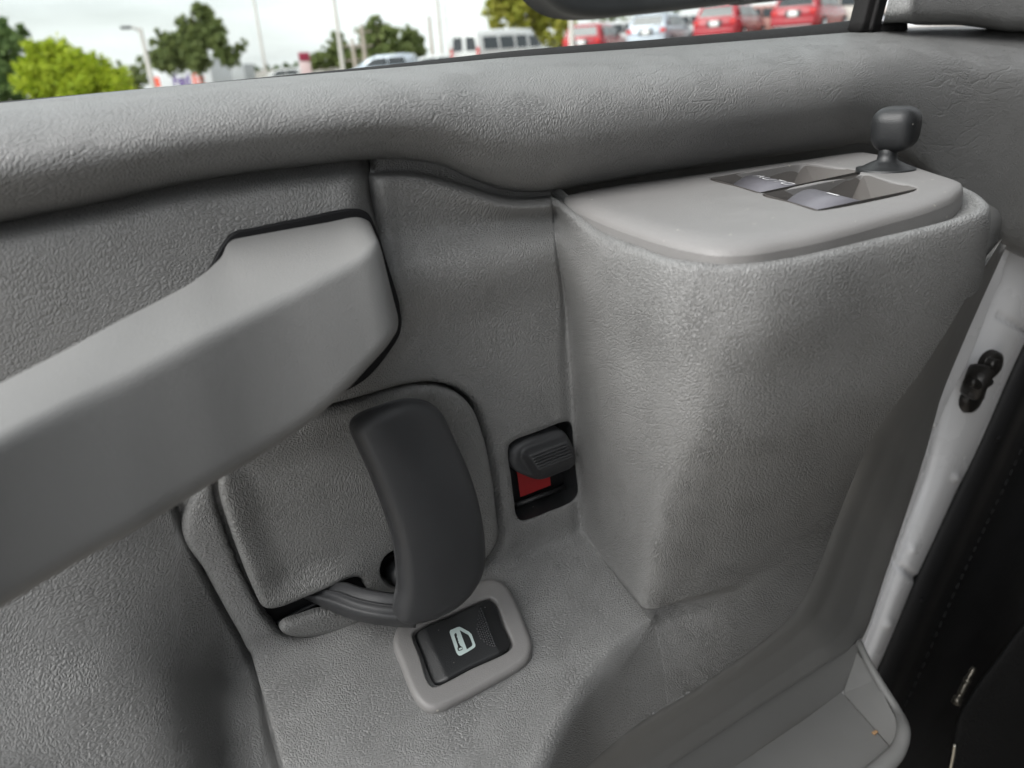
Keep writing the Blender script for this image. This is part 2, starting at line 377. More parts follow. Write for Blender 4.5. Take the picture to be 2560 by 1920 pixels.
def glass():
    m, t, b = newmat('window_glass'); t.nodes.remove(b); o = t.nodes['Material Output']
    tr = nd(t, 'ShaderNodeBsdfTransparent'); tr.inputs[0].default_value = (.96, .985, .97, 1)
    gl = nd(t, 'ShaderNodeBsdfGlossy'); gl.inputs['Roughness'].default_value = .02
    lw = nd(t, 'ShaderNodeLayerWeight', Blend=.5); pw = nd(t, 'ShaderNodeMath', operation='POWER'); pw.inputs[1].default_value = 5; t.links.new(lw.outputs['Facing'], pw.inputs[0])
    fr = nd(t, 'ShaderNodeMath', operation='MULTIPLY_ADD'); fr.inputs[1].default_value = .96; fr.inputs[2].default_value = .035; t.links.new(pw.outputs[0], fr.inputs[0]); x = nd(t, 'ShaderNodeMixShader')
    t.links.new(fr.outputs[0], x.inputs[0]); t.links.new(tr.outputs[0], x.inputs[1]); t.links.new(gl.outputs[0], x.inputs[2]); t.links.new(x.outputs[0], o.inputs[0]); return m
m_glass = glass()
# ------------------------------------------------------------------ the door
door = empty('van_door', (.15, 0, -.55)); 
setp(door, 'open white van door seen from inside with grey grained trim and black switches', 'van door')
def adopt(o, p=None):                       # keep meshes in door coordinates under the Empty
    o.matrix_parent_inverse = Matrix.Identity(4); return o
DOOR_OFF = Vector(door.location)
class _D: pass
def D(o):
    """parent a world-space mesh to the door"""
    o.parent = door; o.matrix_parent_inverse = Matrix.Translation(-DOOR_OFF); return o
def D2(o, p):
    o.parent = p; return o                   # p itself carries the inverse, its local space is door space

NY = np.array([0, -1., 0])
shp = ((-.35, -.03), (.535, -.03), (.53, -.22), (.465, -.42), (.44, -.75), (-.35, -.75)); ns_ = len(shp)
sh = [np.array([x, y, z]) for y in (.052, .056) for x, z in shp]
D(mesh('inner_shell', sh, [tuple(range(ns_)), tuple(range(2 * ns_ - 1, ns_ - 1, -1))] + [(i, (i + 1) % ns_, ns_ + (i + 1) % ns_, ns_ + i) for i in range(ns_)], m_trim, smooth=False))
# pad under the window ------------------------------------------------
TX = [-220, 0, 405, 810, 1280, 1685, 2148, 2270, 2400, 2560, 2760]
TY = [280, 263, 222, 187, 147, 119, 82, 76, 74, 80, 90]
BX = [-220, 0, 231, 463, 694, 903, 995, 1100, 1180, 1250, 1331, 1412, 1620, 1851, 2083, 2164, 2300, 2420, 2560, 2760]
BY = [600, 555, 509, 457, 422, 399, 393, 411, 445, 469, 477, 469, 434, 399, 368, 356, 420, 560, 640, 700]
padx = [-220, 0, 231, 463, 694, 800, 903, 960, 1030, 1100, 1180, 1250, 1331, 1412, 1520, 1620, 1851, 2083, 2164, 2300, 2420, 2560, 2760]
prof = [(-.02, .060), (0, .046), (.03, .034), (.09, .016), (.18, .002), (.30, -.008), (.45, -.0135), (.62, -.0145), (.78, -.0095), (.90, -.0030), (.965, .003), (1.0, .009), (1.01, .018)]
rows = []
for s, y in prof:
    r = []
    for x in padx:
        t = lin(x, TX, TY); b = lin(x, BX, BY)
        f = lin(x, [2100, 2400], [1, .35]); yy = y if y > 0.001 else y * f
        r.append(U(x, t + (b - t) * s, Y=yy))
    rows.append(r)
D(gridmesh('upper_pad', dense(rows, .0013), m_pad))

# lower skin: wall, shelf, switch pod ---------------------------------
SEAM = [(925, 425), (940, 440), (950, 520), (965, 600), (985, 660), (1004, 760), (1000, 850), (930, 930), (760, 1050), (560, 1180), (470, 1240), (450, 1276), (463, 1310), (516, 1425), (559, 1507), (612, 1599), (646, 1671), (659, 1726), (673, 1812), (700, 1915), (730, 2010)]
def podC(Z): return lin(-Z, [.09, .10, .14, .17, .20, .22, .24, .256, .28, .30, .35, .42], [-.104, -.1045, -.102, -.0910, -.0785, -.0710, -.0652, -.0625, -.0615, -.061, -.060, -.058])
def podF(Z): return lin(-Z, [.085, .10, .14, .17, .20, .22, .24, .256, .28, .30, .35, .42], [-.1285, -.128, -.1185, -.1035, -.0880, -.0795, -.0725, -.0690, -.0665, -.0653, -.064, -.061])
def edgeY(X): return lin(X, [.0, .03, .06, .085, .11, .137, .159, .175, .19, .2], [-.150, -.145, -.131, -.113, -.094, -.0775, -.0675, -.0632, -.0608, -.0600])
LP = [436, 434, 440, 470, 500, 497, 495]
wx = [943, 1000, 1060, 1170, 1280, 1374, 1386]
def padb(x): return lin(x, BX, BY)
base = [(.180, -.042), (.174, -.075), (.1715, -.099), (.187, -.1185), (.24, -.1225), (.298, -.1190), (.329, -.099), (.362, -.052), (.392, .002)]
onrm = [(-1, 0), (-1, -.1), (-.8, -.6), (-.3, -.95), (0, -1), (.4, -.9), (.9, -.45), (1, -.3), (1, 0)]
def podrow(off, Z): return [np.array([b[0] + n[0] * off, b[1] + n[1] * off, Z]) for b, n in zip(base, onrm)]
G = []
def wallpx(ys, Ys, xs=wx): return [U(x, y, Y=v) for x, y, v in zip(xs, ys, Ys if hasattr(Ys, '__len__') else [Ys] * 7)]
G.append(wallpx([padb(x) - 12 for x in wx], .016) + podrow(-.008, -.0715))
G.append(wallpx([l - 7 for l in LP], .015) + podrow(-.0025, -.0690))
G.append(wallpx(LP, [.005, .005, .005, .005, .005, .004, .003]) + podrow(.0010, -.0674))
G.append(wallpx([l + 15 for l in LP], -.0005) + podrow(.0036, -.0680))
G.append(wallpx([575, 575, 570, 562, 552, 545, 542], .0045, [955, 1005, 1062, 1172, 1282, 1378, 1390]) + podrow(.0057, -.0730))
G.append(wallpx([675, 670, 665, 650, 630, 608, 602], -.0065, [975, 1015, 1068, 1175, 1286, 1382, 1393]) + podrow(.0062, -.086))
def skinrow(Z, wallpts, dy=0, t=0):
    XC = wallpts[-1][0]; y0 = wallpts[-1][1]; row = list(wallpts)
    yc = podC(Z) * (1 - t) + (y0 - .0002) * t; yf = podF(Z) + max(0, dy) * .6 * t
    cx = lin(-Z, [.086, .14, .18, .24, .27, .44], [.1665, .171, .177, .186, .196, .205])
    for f, fx, dx in ((.40, lin(-Z, [.086, .2], [.64, .5]), .0015), (.74, lin(-Z, [.086, .2], [.92, .82]), .003)):
        row.append(np.array([XC + (cx - XC) * fx * (1 - t) + dx * t, y0 + (yc - y0) * f, Z]))
    rd = lin(-Z, [.09, .135, .165, .20, .245], [0, .35, .55, .5, .1]) * (1 - t)
    row.append(np.array([cx + (XC + .006 - cx) * t + .0055 * rd, yc * (1 - .065 * rd), Z]))
    row.append(np.array([cx + lin(-Z, [.1, .2, .3], [.014, .020, .026]) + .013 * rd, yc + (yf - yc) * (.72 - .22 * rd - .30 * t), Z]))
    row.append(np.array([.245, yf, Z])); row.append(np.array([.305, yf * lin(-Z, [.1, .2, .4], [.965, .93, .86]), Z]))
    row.append(np.array([lin(-Z, [.086, .12, .2], [.348, .352, .36]), yf * lin(-Z, [.086, .12, .2, .3], [.80, .74, .68, .64]), Z]))
    row.append(np.array([lin(-Z, [.086, .12, .2], [.395, .43, .435]), yf * lin(-Z, [.086, .2, .3], [.44, .34, .32]), Z]))
    row.append(np.array([lin(-Z, [.086, .12, .14, .19, .23, .30, .36, .5], [.47, .53, .526, .496, .480, .470, .468, .468]), lin(-Z, [.086, .14, .3], [.0, -.002, -.004]), Z]))
    return row
SV = (0, .12, .26, .5, .75, .95, 1)
def xlim(Z):
    return (lin(-Z, [.09, .11, .14, .165, .187, .205, .227, .2444, .30, .44], [.108, .100, .02, .008, .0113, .0146, .0192, .0219, .024, .030]),
            lin(-Z, [.06, .17, .23, .26, .44], [.1855, .1915, .194, .193, .192]))
for Z in [-.108, -.135, -.165, -.19, -.213, -.226, -.2335]:
    XL, XC = xlim(Z)
    G.append(skinrow(Z, [np.array([XL + (XC - XL) * s, -.003 * lin(-Z, [.1, .2], [1, 0]), Z]) for s in SV]))
XL, XC = .0215, .1935
for t in (.015, .05, .12, .25, .42, .60, .78, .90, .97):
    xl = XL - .005 * t
    wp = [np.array([x, t * edgeY(x), -.2365 + .3 * t * edgeY(x) - .0016 * min(1, t / .05)]) for x in [xl + (XC - xl) * s for s in SV]]
    G.append(skinrow(wp[-1][2], wp, 0, min(1, max(0, (t - .35) / .6))))
for dy, dz in ((-.0012, -.0035), (-.0025, -.0090), (-.0030, -.0180), (-.0025, -.036), (.0010, -.068), (.0070, -.11), (.0150, -.16), (.022, -.20)):
    xl = XL - .005
    wp = [np.array([x, edgeY(x) + dy, -.238 + .3 * edgeY(x) + dz]) for x in [xl + (XC - xl) * s for s in SV]]
    r_ = skinrow(wp[-1][2], wp, dy, 1)
    wv_ = min(1, -dz / .065); x4, y4, y11 = r_[4][0], r_[4][1], r_[11][1]
    xs_ = [x4, .165, .18, .1935, .215, .245]; ys_ = [y4] + [edgeY(x) + dy for x in (.165, .18, .1935)] + [(edgeY(.1935) + dy) * .5 + y11 * .5, y11]
    for k, x in zip((5, 6, 7, 8, 9, 10), (.176, .1935, .200, .207, .214, .228)):
        x = r_[k][0] + (x - r_[k][0]) * min(1, -dz / .06); r_[k][0] = x; yo = r_[k][1] if k > 6 else float(np.interp(x, xs_, ys_)); r_[k][1] = yo * (1 - wv_) + (y4 + (y11 - y4) * (x - x4) / (.245 - x4)) * wv_
    zz = np.interp([r_[k][0] for k in (4, 5, 6, 7, 8, 9, 10)], [r_[4][0], .245], [r_[4][2], r_[11][2]])
    for k, z in zip((4, 5, 6, 7, 8, 9, 10), zz): r_[k][2] = z
    G.append(r_)
G = np.array(G)
edge = G[:, :1].copy(); edge[..., 1] += .010; edge[..., 0] -= .0006
lipc = G[:, :1].copy(); lipc[..., 1] += .0018; lipc[..., 0] -= .0005
G[:, 0, 0] += .0012
G = np.concatenate([edge, lipc, G], 1)
SK = dense(G, .0011)
px, py = proj(SK)
RG = [(1632, 1548), (1660, 1490), (1760, 1430), (1920, 1380), (2060, 1330), (2020, 1480), (1900, 1600), (1740, 1720), (1560, 1800), (1520, 1720), (1590, 1620)]
mk_ = np.where(SK[..., 2] < -.20, np.clip(-sdf(px, py, RG).reshape(px.shape) / 40, 0, 1), 0)
ii, jj = np.nonzero(mk_ > 0); sl_ = np.s_[ii.min() - 2:ii.max() + 3, jj.min() - 2:jj.max() + 3]
sub = SK[sl_].copy(); relax(sub, mk_[sl_], 900); SK[sl_] = sub
px, py = proj(SK); wall = (SK[..., 0] < .197) & (SK[..., 1] > -.02)

PLATE = [(819, 1023), (930, 992), (1027, 967), (1089, 963), (1152, 982), (1191, 1020), (1220, 1093), (1241, 1189), (1253, 1286), (1257, 1348), (1246, 1382), (1220, 1411), (1150, 1450), (1060, 1505), (960, 1550), (882, 1574), (819, 1599), (766, 1606), (718, 1592), (675, 1551), (627, 1469), (593, 1392), (564, 1319), (547, 1266), (540, 1215), (560, 1150), (640, 1085), (730, 1050)]
PL = curve2(PLATE, 8, True)
d = sdf(px, py, PL).reshape(px.shape)
f = np.clip((7 - d) / 8, 0, 1); f = f * f * (3 - 2 * f)
roll = np.clip((22 - d) / 16, 0, 1) ** 2 * .0016
dy = np.where(wall & (d < 24), np.maximum(f * .014, roll), 0)
LOCK = [(1269, 1127), (1273, 1112), (1287, 1100), (1345, 1078), (1406, 1055), (1421, 1054), (1428, 1063), (1432, 1107), (1438, 1170), (1443, 1232), (1437, 1244), (1423, 1257), (1370, 1279), (1316, 1299), (1301, 1300), (1292, 1291), (1285, 1251), (1277, 1190)]
LK = curve2(LOCK, 4, True)
d2 = sdf(px, py, LK).reshape(px.shape)
dy = np.where(wall & (d2 < 10), np.maximum(dy, np.clip((10 - d2) / 10, 0, 1) ** 2 * .0012), dy)
SK[..., 1] += dy
# opening of the lock slot: snap the rim, drop what lies inside
near = wall & (np.abs(d2) < 4.5)
if near.any():
    P2 = np.stack([px[near], py[near]], 1); Q = np.concatenate([LK, LK[:1]]); Qd = curve2(LK, .7, True)
    for (i, j), p in zip(np.argwhere(near), P2):
        if d2[i, j] < 0 or d2[i, j] < 2.2:
            q = Qd[np.argmin(((Qd - p) ** 2).sum(1))]; SK[i, j] = U(q[0], q[1], Y=SK[i, j, 1])
def cellmean(a): return (a[:-1, :-1] + a[1:, :-1] + a[1:, 1:] + a[:-1, 1:]) / 4
LEATHER_END = [(2500, 600), (2440, 702), (2375, 815), (2305, 925), (2240, 1012), (2190, 1080), (2147, 1164), (2093, 1298), (2039, 1436), (2010, 1495), (1974, 1545), (1930, 1585), (1866, 1634), (1722, 1733), (1599, 1807), (1500, 1886), (1380, 1990)]
KEEP_POLY = [(0, 0), (2700, 0), (2700, 400), (2570, 480)] + LEATHER_END + [(1300, 2300), (0, 2300)]
kp = sdf(px, py, KEEP_POLY).reshape(px.shape); right = (SK[..., 0] > .13) & (SK[..., 2] < -.1)
nr_ = right & (np.abs(kp) < 6) & (py > 600)
LE = curve2(LEATHER_END, 1.5)
for i, j in np.argwhere(nr_ & (kp > -3)):
    q = LE[np.argmin((LE[:, 0] - px[i, j]) ** 2 + (LE[:, 1] - py[i, j]) ** 2)]; SK[i, j] = U(q[0], q[1], Y=SK[i, j, 1])
cut = (cellmean(d2) < -.3) & (cellmean(wall.astype(float)) > .9)
cut |= (cellmean(kp) > .5) & (cellmean(right.astype(float)) > .9) & (cellmean(py) > 600)
ka = sum(segs(np.swapaxes(crspline(G, segs(G, .0011, 2)), 0, 1), .0011, 2)[:8])
lowk = np.clip((-.243 - SK[..., 2]) / .016, 0, 1)
wc_ = np.where(np.arange(SK.shape[1])[None, :] <= ka, 0, (1 - lowk) + lowk * np.clip((SK[..., 0] - .1935) / .05, 0, 1))
D(gridmesh('trim_skin', SK, m_skin, keep=~cut, uvs=np.stack([SK[..., 0] - SK[..., 1] * wc_ * np.clip((SK[..., 2] + .31) / .085, 0, 1), SK[..., 2] + (1 - .65 * wc_) * SK[..., 1]], -1)))
fr = (~right) | (kp < 0)
def skinY(x, y):
    k = np.argmin((px - x) ** 2 + (py - y) ** 2 + np.where(fr, 0, 1e6)); return SK.reshape(-1, 3)[k][1]
skin_ledge_o = np.array([0, 0, -.238]); skin_ledge_n = np.array([0, -.3, 1.0])     # plane of the shelf
skin_ledge_n = skin_ledge_n / np.linalg.norm(skin_ledge_n)

# panel behind the armrest --------------------------------------------
lx = [-240, -100, 0, 120, 240, 340, 430, 500, 570, 700, 903, 930, 960]
rows = []
ux = [-240, -100, 0, 120, 231, 330, 463, 560, 694, 800, 880, 912, 926]
def up(dyp, Y): return [U(x, padb(x) + dyp, Y=Y + (.006 if i == 11 else .014 if i == 12 else 0)) for i, x in enumerate(ux)]
rows += [up(-14, .016), up(6, .012), up(20, .007), up(36, .000), up(54, -.0035), up(85, -.0050)]
def mid(y0, Ys): return [U(x, y, Y=v) for x, y, v in zip(lx, y0, Ys)]
rows.append([U(x, y, Y=v) for x, y, v in zip([-240, -100, 0, 120, 240, 340, 460, 560, 690, 800, 900, 945, 965], [760, 745, 735, 720, 700, 680, 660, 640, 625, 615, 610, 610, 610], [-.006] * 9 + [-.0055, -.005, .004, .014])])
rows.append([U(x, y, Y=v) for x, y, v in zip([-240, -100, 0, 120, 240, 340, 450, 550, 670, 780, 900, 990, 1012], [980, 970, 960, 940, 920, 900, 880, 870, 850, 840, 830, 820, 820], [-.006] * 9 + [-.005, -.004, .006, .014])])
low = {1160: [-.006, -.006, -.006, -.006, -.005, -.004, -.002, 0, .003, .008, .010, .012, .012],
       1300: [-.007, -.007, -.007, -.007, -.006, -.002, .002, .004, .006, .010, .012, .012, .012],
       1420: [-.009, -.009, -.009, -.009, -.008, -.006, -.003, .001],
       1540: [-.012, -.012, -.012, -.012, -.012, -.010, -.006, -.001],
       1630: [-.015, -.015, -.015, -.016, -.016, -.015, -.010, -.003],
       1690: [-.019, -.019, -.019, -.020, -.021, -.020, -.016, -.007],
       1750: [-.025, -.025, -.025, -.026, -.027, -.027, -.025, -.0165],
       1830: [-.034, -.034, -.035, -.036, -.037, -.038, -.037, -.031],
       1910: [-.044, -.044, -.045, -.046, -.047, -.048, -.048, -.045],
       1990: [-.055, -.055, -.056, -.057, -.058, -.059, -.060, -.059]}
def rise(X): return lin(X, [-.10, -.07, -.05, -.038, -.028, -.0173, -.0016, .01], [.012, .016, .020, .023, .022, .013, 0, 0])
def shelfY(x, y):
    Ys = np.linspace(.004, -.16, 165)
    for Y in Ys:
        P_ = U(x, y, Y=Y)
        if P_[2] >= -.2405 + .3 * Y + rise(P_[0]): return Y
    return -.16
for y, v in low.items():
    xs = [-240, -100, 0, 120, 240, 340, 430, 500, 570, 650, 710, 760, 800]
    v = list(v) + [0] * (13 - len(v))
    rows.append([U(x, y, Y=(q if y < 1400 or x <= 500 else (min(.006, shelfY(x, y) + .004) if x < 600 else max(.016, .020 + shelfY(x, y)) if x > 700 and y < 1660 else min(.010, shelfY(x, y) + .008)))) for x, q in zip(xs, v)])
LPN = dense(rows, .0013)
px2, py2 = proj(LPN); relax(LPN, np.clip((py2 - 1380) / 80, 0, 1) * np.clip((560 - px2) / 60, 0, 1), 140); px2, py2 = proj(LPN); ds = pdist(px2, py2, SEAM[11:]).reshape(px2.shape)
LPN[..., 1] += np.where(py2 > 1240, np.clip((26 - ds) / 26, 0, 1) ** 1.5 * .007, 0)
D(gridmesh('armrest_backing', LPN, m_left))

# armrest pull ---------------------------------------------------------
def armsec(TB, TF, BF, BB, r=(.003, .0045, .006, .004)):
    return rloop([U(TB[0], TB[1], Y=TB[2]), U(TF[0], TF[1], Y=TF[2]), U(BF[0], BF[1], Y=BF[2]), U(BB[0], BB[1], Y=BB[2])], r, 8)
secs = [armsec((-300, 1110, -.088), (-300, 1260, -.118), (-280, 1700, -0.1320), (-280, 1640, -.080)),
        armsec((-120, 1012, -.078), (-120, 1165, -.108), (-110, 1590, -0.1220), (-110, 1530, -.072)),
        armsec((0, 949, -.070), (0, 1099, -.100), (10, 1522, -0.1140), (10, 1465, -.064)),
        armsec((150, 873, -.062), (130, 1036, -.091), (180, 1420, -0.1050), (180, 1370, -.056)),
        armsec((289, 798, -.053), (262, 974, -.082), (347, 1328, -0.0960), (347, 1285, -.046)),
        armsec((400, 742, -.043), (375, 914, -.075), (440, 1268, -0.0890), (440, 1230, -.036)),
        armsec((486, 694, -.033), (490, 854, -.068), (545, 1205, -0.0820), (545, 1170, -.026)),
        armsec((548, 640, -.018), (600, 798, -.060), (650, 1143, -0.0740), (650, 1110, -.016)),
        armsec((582, 592, -.006), (700, 748, -.053), (770, 1062, -0.0670), (760, 1030, -.004), (.003, .0042, .0055, .003)),
        armsec((700, 565, -.004), (785, 704, -.048), (860, 985, -0.0620), (850, 960, -.002), (.003, .0042, .0055, .003)),
        armsec((820, 545, -.004), (868, 660, -.043), (925, 915, -0.0570), (920, 900, -.002), (.003, .0042, .0055, .003)),
        armsec((885, 534, -.004), (925, 624, -.039), (968, 866, -0.0530), (965, 860, -.002), (.003, .0042, .0055, .003)),
        armsec((912, 540, -.003), (945, 610, -.034), (988, 835, -0.0480), (986, 835, -.002), (.003, .0042, .0055, .003)),
        armsec((926, 556, -.003), (952, 618, -.026), (995, 815, -0.0276), (993, 820, -.002), (.003, .006, .005, .003)),
        armsec((932, 575, -.002), (955, 632, -.014), (996, 800, -0.0157), (995, 810, -.001), (.003, .004, .004, .003)),
        armsec((935, 590, .004), (956, 645, .002), (996, 790, .002), (995, 800, .006), (.002, .003, .003, .002))]
arm = D(loft('armrest_pull', secs, m_arm, sp=.003))

D2(sheet('arm_gap_shade', [(480, 735), (526, 668), (560, 608), (584, 583), (640, 570), (760, 546), (888, 523), (920, 532), (939, 565), (970, 660), (1001, 770), (1003, 828), (985, 865), (900, 960), (760, 1000), (600, 900)], (0, -.0078, 0), NY, m_pit, rad=.0008, thick=.006, sp=40), arm)  # black sheet painting the shaded gap around the armrest end

# inside handle plate --------------------------------------------------
MAIN = [(819, 1029), (930, 998), (1027, 973), (1089, 969), (1149, 988), (1186, 1024), (1214, 1095), (1235, 1190), (1247, 1287), (1251, 1346), (1240, 1378), (1216, 1405), (1145, 1442), (1050, 1490), (985, 1512), (940, 1500), (919, 1476), (910, 1456), (897, 1450), (880, 1452), (830, 1474), (770, 1499), (700, 1526), (672, 1529), (658, 1522), (640, 1488), (604, 1400), (575, 1318), (556, 1260), (549, 1215), (566, 1154), (645, 1091), (735, 1056)]
HOLE = [(952, 1440), (954, 1410), (968, 1388), (988, 1378), (1012, 1382), (1030, 1410), (1032, 1450), (1015, 1474), (990, 1476), (968, 1464)]
MC = curve2(MAIN, 10, True)
CRV = [(560, 1150), (700, 1110), (850, 1085), (1000, 1060), (1090, 1060), (1130, 1120), (1160, 1250), (1170, 1350), (1120, 1420), (1000, 1460), (860, 1440), (740, 1480), (690, 1480), (660, 1420), (620, 1330), (600, 1240)]
CV = curve2(CRV, 12, True)
def hplate(x, y):
    t = np.clip((sdf(x, y, CV) + 60) / 90, 0, 1); return .0035 * t * t * (3 - 2 * t)
plate = D(sheet('handle_plate', MAIN, (0, -.0005, 0), NY, m_plate, rad=.0035, thick=.011, h=hplate, holes=[HOLE], sp=9))
LIP = [(702, 1577), (711, 1563), (753, 1547), (797, 1532), (830, 1528), (880, 1535), (915, 1545), (896, 1565), (863, 1578), (816, 1592), (769, 1599), (734, 1597), (711, 1589)]
D2(sheet('slot_lip', LIP, (0, -.001, 0), NY, m_plate, rad=.0028, thick=.0015, sp=9), plate)
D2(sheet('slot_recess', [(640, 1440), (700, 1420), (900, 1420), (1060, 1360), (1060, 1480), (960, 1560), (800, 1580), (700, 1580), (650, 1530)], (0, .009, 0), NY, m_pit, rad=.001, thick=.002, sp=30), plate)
bc = U(1003, 1430, Y=.004)
D2(lathe('screw_boss', [(.0001, .0085), (.003, .0080), (.0055, .006), (.0068, .003), (.0070, 0), (.007, -.004)], bc, NY, m_lever, seg=24), plate)
D2(tube('latch_rod', [U(690, 1560, Y=.0075), U(730, 1538, Y=.0075), U(810, 1500, Y=.0075)], .0010, m_black, seg=8), plate)

# release lever --------------------------------------------------------
lever = None
PAD = [(889, 1088), (891, 1075), (897, 1064), (912, 1052), (935, 1041), (970, 1029), (1003, 1018), (1030, 1013), (1060, 1013), (1089, 1020), (1107, 1032), (1120, 1048), (1138, 1088), (1167, 1151), (1196, 1228), (1215, 1310), (1222, 1372), (1221, 1421), (1207, 1464), (1171, 1512), (1114, 1550), (1065, 1567), (1027, 1571), (1004, 1562), (1000, 1530), (1008, 1490), (1008, 1454), (998, 1372), (980, 1312), (962, 1262), (933, 1189), (908, 1135)]
def hl_(x, y):
    v = np.clip((y - 1015) / 555., 0, 1); c = 975 + 125 * v + 60 * np.sin(v * math.pi); u = (x - c) / 140.
    return -.012 + .016 * np.sin(v * math.pi * .62) - .0042 * u * u
lever = D(sheet('release_lever', PAD, (0, -.042, 0), NY, m_lever, rad=.0042, thick=.004, h=hl_, sp=8))
top = [(1040, 1484, -.036), (1003, 1484, -.033), (955, 1480, -.028), (905, 1470, -.020), (860, 1456, -.010), (815, 1462, .002), (780, 1478, .010)]
bot = [(1040, 1570, -.038), (1000, 1568, -.035), (930, 1560, -.028), (872, 1546, -.019), (819, 1524, -.009), (766, 1499, .002), (740, 1490, .010)]
rings = []
for a, b in zip(top, bot):
    def q(f, dy): return U(a[0] + (b[0] - a[0]) * f, a[1] + (b[1] - a[1]) * f, Y=a[2] + (b[2] - a[2]) * f + dy)
    rings.append([q(-.02, .010), q(0, .0035), q(.04, .0018), q(.30, .0012), q(.345, .0010), q(.365, -.0006), q(.39, -.0008), q(.42, .0002), q(.56, .0), q(.64, -.0012), q(.74, -.0018), q(.84, -.0002), q(.94, .0035), q(1, .0065), q(.98, .012)])
D2(loft('lever_arm', rings, m_lever, sp=.002), lever)

# lock slider ----------------------------------------------------------
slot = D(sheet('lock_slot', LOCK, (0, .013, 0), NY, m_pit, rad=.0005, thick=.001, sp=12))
rim = [[*p] for p in LK]
b0 = [U(p[0], p[1], Y=.0008) for p in LK]; b1 = [v + np.array([0, .0125, 0]) for v in b0]
c_ = sum(b0) / len(b0)
b1 = [c_ + (v - c_) * np.array([.97, 1, .97]) + np.array([0, 0, 0]) for v in b1]
nn = len(b0)
D2(mesh('slot_wall', b0 + b1, [(i, (i + 1) % nn, nn + (i + 1) % nn, nn + i) for i in range(nn)], m_black), slot)
D2(mesh('red_mark', [U(1290, 1165, Y=.0105), U(1301, 1243, Y=.0105), U(1377, 1213, Y=.0105), U(1372, 1160, Y=.0105)], [(0, 1, 2, 3)], m_red, smooth=False), slot)
for k, (a, b, r) in enumerate([((1290, 1262), (1412, 1216), .0014), ((1292, 1290), (1432, 1236), .0022)]):
    D2(tube('slot_rail', [U(*a, Y=.010), U(*b, Y=.010)], r, m_black, seg=10, sp=None), slot)
SL = [(1281, 1150), (1284, 1133), (1296, 1119), (1327, 1101), (1365, 1090), (1403, 1080), (1416, 1083), (1428, 1100), (1441, 1130), (1444, 1140), (1442, 1162), (1432, 1174), (1400, 1188), (1367, 1201), (1349, 1203), (1318, 1194), (1291, 1179), (1282, 1164)]
FACE = np.array([(1327, 1141), (1417, 1108), (1433, 1140), (1349, 1172)], float)
def hs_(x, y):
    d = sdf(x, y, FACE); t = np.clip((26 - d) / 26, 0, 1); h = .0035 + .0078 * t * t * (3 - 2 * t)
    v = ((x - 1327) * .35 + (y - 1141) * .93); k = np.clip(-d / 3, 0, 1)
    return h + .0006 * np.cos(v / 7.6 * 2 * math.pi) * k
slider = D(sheet('lock_slider', SL, (0, .001, 0), NY, m_lever, rad=.0028, thick=.010, h=hs_, sp=1.8, osp=3))

# power lock switch on the shelf ---------------------------------------
LO = skin_ledge_o; LN = skin_ledge_n
BZ = [(983, 1603), (990, 1570), (1008, 1548), (1060, 1515), (1130, 1478), (1190, 1451), (1213, 1444), (1240, 1443), (1265, 1457), (1283, 1484), (1300, 1520), (1315, 1557), (1331, 1602), (1330, 1622), (1322, 1645), (1301, 1664), (1230, 1705), (1149, 1748), (1105, 1768), (1082, 1772), (1060, 1764), (1036, 1738), (1020, 1705), (1003, 1660)]
RH = [(1032, 1584), (1040, 1574), (1130, 1533), (1216, 1495), (1228, 1493), (1239, 1501), (1262, 1558), (1282, 1612), (1274, 1624), (1180, 1670), (1092, 1714), (1082, 1715), (1072, 1706), (1050, 1640)]
bez = D(sheet('lock_switch_bezel', BZ, LO + LN * .0038, LN, m_bezel, rad=.0026, thick=.008, holes=[RH], sp=10, hrad=.001))
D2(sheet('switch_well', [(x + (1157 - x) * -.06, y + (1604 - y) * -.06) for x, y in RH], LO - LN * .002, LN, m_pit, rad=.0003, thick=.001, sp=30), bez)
cx_, cy_ = 1156, 1605
RK = [(1156 + (x - 1156) * .95, 1604 + (y - 1604) * .95) for x, y in RH]
ex = np.array([.905, -.425]); ey = np.array([.36, .93])
def uvr(x, y): dx_, dy_ = x - cx_, y - cy_; A = np.array([[210, 42], [-92, 118]]).T; return None
def hrk(x, y):
    # u runs along the rocker: 0 left end, 1 right end
    a = np.array([1058, 1645]); e = np.array([1261, 1553]) - a; u = ((x - a[0]) * e[0] + (y - a[1]) * e[1]) / (e @ e)
    return .0032 - .0035 * np.clip((.16 - u) / .16, 0, 2) ** 1.2 - .0038 * np.clip((u - .80) / .2, 0, 2) ** 1.1 + .0010 * (u - .5)
rocker = D2(sheet('rocker', RK, LO + LN * .0015, LN, m_black, rad=.0013, thick=.006, h=hrk, sp=5, osp=4), bez)
def onrk(x, y, dh=0): return UP(x, y, LO + LN * (.0015 + hrk(x, y) + dh), LN)
def Z2(pts): return [(980 + a / 4.147, 1400 + b / 4.147) for a, b in pts]
def decal(name, pts, parent, mat, dh, holes=()):
    pts = curve2(pts, 3, True) if False else np.asarray(pts, float)
    P = [tuple(p) for p in pts]; E = [(i, (i + 1) % len(P)) for i in range(len(P))]
    for q in holes:
        b = len(P); P += [tuple(p) for p in q]; E += [(b + i, b + (i + 1) % len(q)) for i in range(len(q))]
    vc, _, fc, *_ = delaunay_2d_cdt([Vector(p) for p in P], E, [], 0, 1e-5)
    vc = np.array([tuple(v) for v in vc]); F = []
    for f in fc:
        c = vc[list(f)].mean(0)
        if inside([c[0]], [c[1]], pts)[0] and not any(inside([c[0]], [c[1]], q)[0] for q in holes): F.append(tuple(f))
    return D2(mesh(name, [onrk(x, y, dh) for x, y in vc], F, mat, smooth=False), parent)
